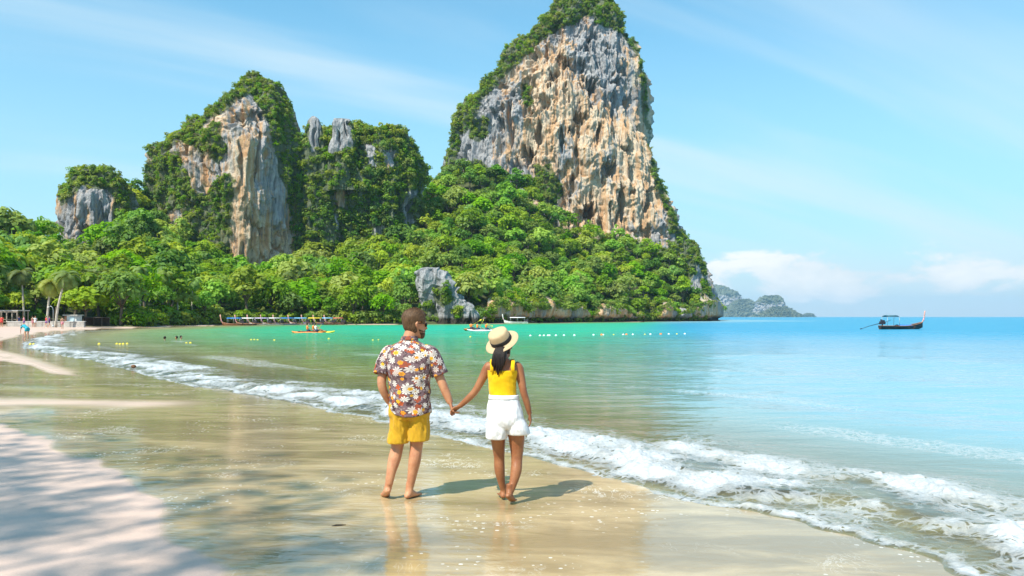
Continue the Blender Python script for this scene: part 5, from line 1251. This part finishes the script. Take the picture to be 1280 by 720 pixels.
# ------------------------------------------------------------------ small figures
def figure(loc, rz, pose, skinm, wear, label, wearname='swimwear', up=None, group=None, hairm=None):
    """small distant person"""
    e = empty('person', loc, rz); tag(e, label, 'person', group); b = MB()
    k = lambda *p: Vector(p)
    if pose == 'stand' or pose == 'walk':
        st = .16 if pose == 'walk' else .03
        hip, ch, hd = k(0, 0, .9), k(0, .02, 1.35), k(0, .04, 1.6)
        legs = [[k(s * .09, 0, .9), k(s * .1, s * st * .5 + .03, .48), k(s * .1, s * st, .06), k(s * .1, s * st + .14, .03)] for s in (-1, 1)]
        arms = [[k(s * .19, .02, 1.38), k(s * .25, -.03 - s * st * .4, 1.1), k(s * .24, .06 - s * st, .86)] for s in (-1, 1)]
    elif pose == 'bend':
        hip, ch, hd = k(0, -.12, .86), k(0, .30, 1.08), k(0, .52, 1.02)
        legs = [[k(s * .1, -.12, .86), k(s * .12, -.02, .46), k(s * .12, -.04, .06), k(s * .12, .1, .03)] for s in (-1, 1)]
        arms = [[k(s * .18, .30, 1.05), k(s * .2, .38, .76), k(s * .15, .45, .48)] for s in (-1, 1)]
    elif pose == 'sit':
        hip, ch, hd = k(0, 0, .1), k(0, -.06, .55), k(0, -.04, .80)
        legs = [[k(s * .1, 0, .1), k(s * .14, .42, .28), k(s * .12, .78, .08), k(s * .12, .88, .14)] for s in (-1, 1)]
        arms = [[k(s * .19, -.05, .56), k(s * .32, .12, .42), k(s * .22, .38, .50)] for s in (-1, 1)]
    else:                                                     # swim: head and shoulders out of the water
        hip, ch, hd = k(0, -.1, -.55), k(0, 0, -.08), k(0, .03, .20)
        legs = [[k(s * .1, -.1, -.55), k(s * .12, -.2, -.9), k(s * .12, -.5, -1.1), k(s * .12, -.6, -1.1)] for s in (-1, 1)]
        arms = [[k(s * .19, 0, -.03), k(s * .4, .12, -.06), k(s * .45, .35, .0)] for s in (-1, 1)]
    up_ = (ch - hip).normalized()
    b.tube([hip - up_ * .06, hip, hip.lerp(ch, .5), ch, ch + up_ * .07], [(.13, .10), (.16, .11), (.135, .10), (.175, .11), (.09, .07)], 12, up=(1, 0, 0))
    b.tube([ch, hd - (hd - ch).normalized() * .05], [.06, .055], 8)
    b.tube([hd + k(0, .01, -.11), hd + k(0, .01, -.06), hd, hd + k(0, -.01, .08), hd + k(0, -.01, .125)], [.045, .078, .088, .078, .03], 10)
    for l in legs: b.tube(l, [.085, .06, .042, .035], 8)
    for a in arms: b.tube(a, [.055, .042, .03], 7); b.tube([a[-1], a[-1] + (a[-1] - a[-2]).normalized() * .1], [.03, .018], 6)
    obj('body', remeshed('body', b, skinm, 0.028, 2), e)
    w = MB(); w.tube([hip - up_ * .08, hip, hip + up_ * .14], [(.14, .115), (.178, .128), (.158, .118)], 12, up=(1, 0, 0))
    for l in legs: w.tube([l[0], l[0].lerp(l[1], .55)], [.105, .085], 10)
    w.build('shorts', wear, e)
    if up is not None:
        u = MB(); u.tube([hip + up_ * .1, hip.lerp(ch, .5), ch, ch + up_ * .06], [(.155, .118), (.152, .116), (.19, .125), (.11, .085)], 12, up=(1, 0, 0))
        for a in arms: u.tube([a[0], a[0].lerp(a[1], .6)], [.068, .058], 8)
        u.build('life_vest' if pose == 'sit' else 'shirt', up, e)
    h = MB(); h.tube([hd + k(0, -.03, -.05), hd + k(0, -.025, .03), hd + k(0, -.015, .1), hd + k(0, -.01, .14)], [.085, .097, .085, .03], 10); h.build('hair', hairm or M_HAIR_W, e)
    return e
M_SKIN_F = skin_mat('skin_fair', (0.58, 0.33, 0.22))
M_ORANGE = plain('orange_vest', (0.85, 0.22, 0.03), 0.6, 0.15); M_TEAL = plain('teal_cloth', (0.02, 0.32, 0.42), 0.8, 0.15); M_NAVY = plain('navy_cloth', (0.03, 0.04, 0.12), 0.8, 0.2); M_RED = plain('red_cloth', (0.6, 0.06, 0.05), 0.8, 0.2); M_PINK = plain('pink_cloth', (0.75, 0.3, 0.36), 0.8, 0.2); M_CWHITE = plain('white_cloth', (0.75, 0.75, 0.75), 0.8, 0.1); M_PURP = plain('purple_cloth', (0.2, 0.08, 0.3), 0.8, 0.2)
def sandp(x, y):
    p = ground(x, y, 0.1); z = float(sand_z(shore_dist([p.x], [p.y])[0], np.array([p.x]), np.array([p.y]))[0]); return Vector((p.x, p.y, z))
figure(sandp(33, 422.5), 1.2, 'bend', M_SKIN_F, M_TEAL, 'person in teal bending over at the far water\'s edge', up=M_TEAL)
for x, y, rz, po, sk, we, up, lb in [(2, 410.4, .3, 'stand', M_SKIN_M, M_RED, M_RED, 'person in red standing before the open pavilion'), (30, 410.2, 2, 'walk', M_SKIN_F, M_PURP, M_PINK, 'person in pink and purple walking along the beach wall'), (41, 410.0, 1.2, 'stand', M_SKIN_F, M_PINK, None, 'shirtless person in pink shorts at the beach wall'),
                           (44, 410.0, 4, 'stand', M_SKIN_M, M_CWHITE, M_CWHITE, 'person in white next to the one in pink shorts'), (58, 410.0, 2.5, 'walk', M_SKIN_F, M_PURP, M_RED, 'person in red shirt below the palms'), (61.5, 410.0, 5, 'walk', M_SKIN_F, M_NAVY, M_PURP, 'person in purple shirt below the palms'), (78, 411.5, 1, 'stand', M_SKIN_F, M_PINK, None, 'bather in pink at the waterline by the hut'), (24, 409.5, 1, 'stand', M_SKIN_M, M_NAVY, M_NAVY, 'person in navy beside the pavilion steps')]:
    figure(sandp(x, y), rz, po, sk, we, lb, up=up)
for x, y, rz, sk, lb in [(206, 425.5, .5, M_SKIN_F, 'swimmer standing apart in the shallow green water'), (221, 425, 2, M_SKIN_M, 'swimmer facing another in the green shallows'), (226, 424.5, 4.5, M_SKIN_F, 'fair swimmer beside another in the green shallows')]:
    p = ground(x, y); figure((p.x, p.y, -.02), rz, 'swim', sk, M_NAVY, lb)

def kayak(x, y, rz, mat, L, label, riders):
    p = ground(x, y); e = empty('kayak', (p.x, p.y, 0), rz); tag(e, label, 'kayak', 'kayaks on the bay'); n, m = 17, 12; V = []
    for i in range(n):
        t = i / (n - 1); w = max(.02, .38 * math.sin(math.pi * t) ** .6); zc = .10 + .16 * (2 * t - 1) ** 4
        for j in range(m): a = 2 * math.pi * j / m; V.append(((t - .5) * L, w * math.cos(a), zc + (.17 if math.sin(a) > 0 else .2) * math.sin(a) * (.35 + .65 * math.sin(math.pi * t))))
    obj('hull', mesh_from('hull', V, grid_faces(n, m, wrap=True), mat), e)
    c = MB(); c.tube([(-.32 * L, 0, .26), (.28 * L, 0, .26)], [(.05, .22), (.05, .22)], 12, up=(0, 0, 1)); c.build('cockpit', M_ENGINE, e)
    for i, (dx, sk, vest, lb, plb) in enumerate(riders):
        q = Vector((p.x + dx * math.cos(rz), p.y + dx * math.sin(rz), .22))
        f = figure(q, rz - math.pi / 2, 'sit', sk, M_NAVY, lb, up=vest)
        a = MB(); sgn = 1 if i % 2 else -1; r = Matrix.Rotation(rz - math.pi / 2, 3, 'Z')
        A, B = r @ Vector((-1.0, .40, .35 + .3 * sgn)), r @ Vector((1.0, .40, .75 - .3 * sgn)); a.tube([A, B], .018, 6)
        for E_, dr in ((A, A - B), (B, B - A)): d_ = dr.normalized(); a.tube([E_ - d_ * .05, E_ + d_ * .15, E_ + d_ * .35], [(.03, .02), (.10, .02), (.07, .015)], 8, up=(0, 0, 1))
        tag(obj('paddle', mesh_from('paddle', a.v, a.f, M_TYELL), None, q), plb, 'paddle', 'kayak paddles')
kayak(386, 417.5, .15, M_ORANGE, 3.4, 'orange kayak paddled by two people side by side with a yellow one', [(-.1, M_SKIN_F, M_ORANGE, 'front paddler in orange vest in the orange kayak near the moored row', 'yellow paddle held by the front paddler of the orange kayak'), (.75, M_SKIN_M, M_CWHITE, 'rear paddler in white in the orange kayak near the moored row', 'yellow paddle held by the rear paddler of the orange kayak')])
kayak(397, 417.0, .05, M_TYELL, 3.6, 'yellow kayak paddled beside the orange two-seater', [(-.4, M_SKIN_F, M_ORANGE, 'paddler in orange vest in the yellow kayak', 'paddle held across the yellow kayak')])
kayak(589, 413.5, 1.0, M_ORANGE, 3.2, 'orange kayak ahead of the white one beyond the couple', [(0, M_SKIN_F, M_ORANGE, 'lone paddler in orange vest in the leading orange kayak', 'paddle of the lone orange-kayak paddler')])
kayak(602, 414.5, .3, M_CWHITE, 3.6, 'white kayak with two paddlers beyond the couple', [(-.5, M_SKIN_F, M_ORANGE, 'front paddler in orange vest in the white kayak', 'paddle of the front paddler in the white kayak'), (.6, M_SKIN_M, M_ORANGE, 'rear paddler in orange vest in the white kayak', 'paddle of the rear paddler in the white kayak')])

# float line and stray buoys
def buoy_mesh(name, mat, r):
    b = MB(); b.tube([(-.02 - r, 0, 0), (-r * .8, 0, 0), (-r * .3, 0, 0), (r * .3, 0, 0), (r * .8, 0, 0), (r + .02, 0, 0)], [r * .15, r * .55, r, r, r * .55, r * .15], 12)
    b.tube([(-r * .12, 0, 0), (r * .12, 0, 0)], r * 1.06, 12); return mesh_from(name, b.v, b.f, mat)
B_W, B_Y, B_O = buoy_mesh('buoy', M_CWHITE, .11), buoy_mesh('buoy', M_TYELL, .085), buoy_mesh('buoy', M_ORANGE, .13)
for i, x in enumerate([663, 675, 680, 685, 687, 695, 705, 718, 742, 752, 754, 767, 779, 783, 791, 806, 813, 826, 836, 846, 856]):
    p = ground(x, 420.2 - (x - 660) * .012); m = (B_W, B_Y, B_W, B_O)[(i * 7) % 4] if x > 740 else B_W
    c = {id(B_W): 'white', id(B_Y): 'yellow', id(B_O): 'orange'}[id(m)]
    o = obj('buoy', m, None, (p.x, p.y, .015), (0, 0, R.uniform(0, 3))); tag(o, '%s float on the buoy line beyond the woman' % c, 'buoy', 'floats of the buoy line')
for x, y in [(38, 431), (42, 431), (124, 430.5), (146, 430.5), (150, 430.8), (154, 430.6), (159, 430.4), (233, 429.7), (238, 429.5), (314, 425.5), (318, 425.4), (322, 425.7), (343, 426), (411, 424), (466, 426), (473, 425.8), (588, 421.5)]:
    p = ground(x, y); tag(obj('buoy', B_Y, None, (p.x, p.y, .015), (0, 0, R.uniform(0, 3))), 'small yellow float of the broken line in the shallows', 'buoy', 'yellow floats in the shallows')

# ------------------------------------------------------------------ beach buildings under the trees
M_ROOF = plain('pale_roof', (0.45, 0.45, 0.43), 0.8, 0.2, 1.5); M_TIMBER = plain('grey_timber', (0.30, 0.26, 0.21), 0.8, 0.25, 3); M_PLASTER = plain('plaster', (0.62, 0.62, 0.60), 0.9, 0.12, 1.2); M_STONE = plain('stone_wall', (0.40, 0.38, 0.35), 0.9, 0.25, 1.2, 0.3); M_DOOR = plain('pale_door', (0.55, 0.68, 0.72), 0.6, 0.1, 2); M_TERRA = plain('terracotta', (0.42, 0.20, 0.12), 0.8, 0.2, 2); M_DARK = plain('dark_timber', (0.05, 0.04, 0.03), 0.8, 0.3, 2)
def base_at(x, D): return Vector(((x - 640) / 1000 * D, D, 0.42))
e = empty('beach_pavilion', base_at(12, 128)); tag(e, 'open-sided beach pavilion with flat pale roof and timber posts', 'pavilion')
b = MB(); b.box((0, 0, 2.35), (4.6, 3.2, .14)); b.build('roof', M_ROOF, e, smooth=False)
b = MB(); b.box((0, -1.5, 2.16), (4.4, .12, .2)); b.build('beam', M_TIMBER, e, smooth=False)
for x in (-2.1, -1.25, -.4, .45, 1.3, 2.1):
    for y in (-1.45, 1.4): b = MB(); b.box((x, y, 1.1), (.13, .13, 2.3)); b.build('post', M_TIMBER, e, smooth=False)
for z in (.55, .95): b = MB(); b.box((0, -1.53, z), (4.3, .06, .08)); b.build('rail', M_TIMBER, e, smooth=False)
b = MB(); b.box((0, 0, .0), (4.7, 3.3, .3)); b.build('deck', M_TIMBER, e, smooth=False)
for x in (-1.5, 0, 1.4): b = MB(); b.box((x, .3, .5), (.8, .8, .07)); b.box((x, .3, .3), (.1, .1, .45)); b.build('table', M_DARK, e, smooth=False)
e = empty('beach_hut', base_at(93, 126)); tag(e, 'small hut with pale door and terracotta side at the edge of the beach', 'hut')
b = MB(); b.box((0, 0, .75), (1.5, 1.6, 1.6)); b.build('wall', M_PLASTER, e, smooth=False)
b = MB(); b.box((-.95, 0, .7), (.38, 1.5, 1.5)); b.build('side_wall', M_TERRA, e, smooth=False)
b = MB(); b.box((-.1, -.1, 1.62), (2.3, 2.0, .12)); b.build('roof', M_ROOF, e, smooth=False)
dd = MB(); dd.box((.05, -.83, .68), (.75, .06, 1.35)); do = dd.build('door', M_DOOR, e, smooth=False); h = MB(); h.tube([(.34, -.88, .7), (.34, -.88, .85)], .025, 6); h.build('handle', M_POLE, do)
e = empty('shade_shelter', base_at(116, 129)); tag(e, 'low dark timber shelter under the trees next to the hut', 'shelter')
b = MB(); b.box((0, 0, 1.25), (4.4, 2.4, .12)); b.build('roof', M_DARK, e, smooth=False)
for x in (-2, -.7, .7, 2): b = MB(); b.box((x, -1.05, .55), (.12, .12, 1.4)); b.build('post', M_DARK, e, smooth=False)
b = MB(); b.box((0, 1.1, .55), (4.3, .1, 1.3)); b.build('back_wall', M_DARK, e, smooth=False)
e = empty('beach_wall', base_at(58, 124)); tag(e, 'low pale retaining wall along the top of the beach below the palms', 'wall')
for i in range(11): b = MB(); b.box((-5.4 + i * 1.08, .03 * math.sin(i * 3), .12), (1.05, .4, .95 + .04 * math.sin(i * 5))); b.build('wall_block', M_STONE, e, smooth=False)
b = MB(); b.box((0, 0, .64), (12.1, .5, .08)); b.build('coping', M_PLASTER, e, smooth=False)
e = empty('lamp_post', base_at(66.5, 123)); tag(e, 'slim lamp post with curved arm between the two leaning palms', 'lamp')
b = MB(); b.tube([(0, 0, -.3), (0, 0, 2.4), (-.1, 0, 2.8), (-.35, 0, 3.0), (-.65, 0, 2.9)], [.06, .05, .045, .04, .035], 8); b.build('pole', M_POLE, e); b = MB(); b.tube([(-.6, 0, 2.92), (-.75, 0, 2.85), (-.9, 0, 2.78)], [.05, .10, .07], 8); b.build('lamp_head', M_PLASTER, e)
b = MB(); b.tube([(0, 0, -.3), (0, 0, .1)], .11, 8); b.build('base', M_POLE, e)

# ------------------------------------------------------------------ driftwood on the film of water
p = ground(423, 660, GZ); b = MB(); b.tube([(-.055, -.01, .012), (-.02, .0, .016), (.02, .010, .015), (.055, .03, .013)], [.009, .014, .013, .007], 7)
tag(b.build('driftwood_stick', plain('dark_stick', (0.02, 0.015, 0.012), 0.8, 0.4, 30), None, loc=(p.x, p.y, GZ)), 'short black stick lying on the wet sand', 'stick')
p = ground(167, 461); b = MB(); b.tube([(-.09, 0, .05), (-.065, 0, .05), (-.02, 0, .05), (.03, 0, .05), (.07, 0, .05), (.09, 0, .05)], [.012, .045, .062, .06, .04, .01], 12)
tag(b.build('coconut', plain('coconut_husk', (0.16, 0.08, 0.04), 0.9, 0.4, 20, 0.4), None, loc=(p.x, p.y, .03)), 'brown coconut rolling in the surf', 'coconut')
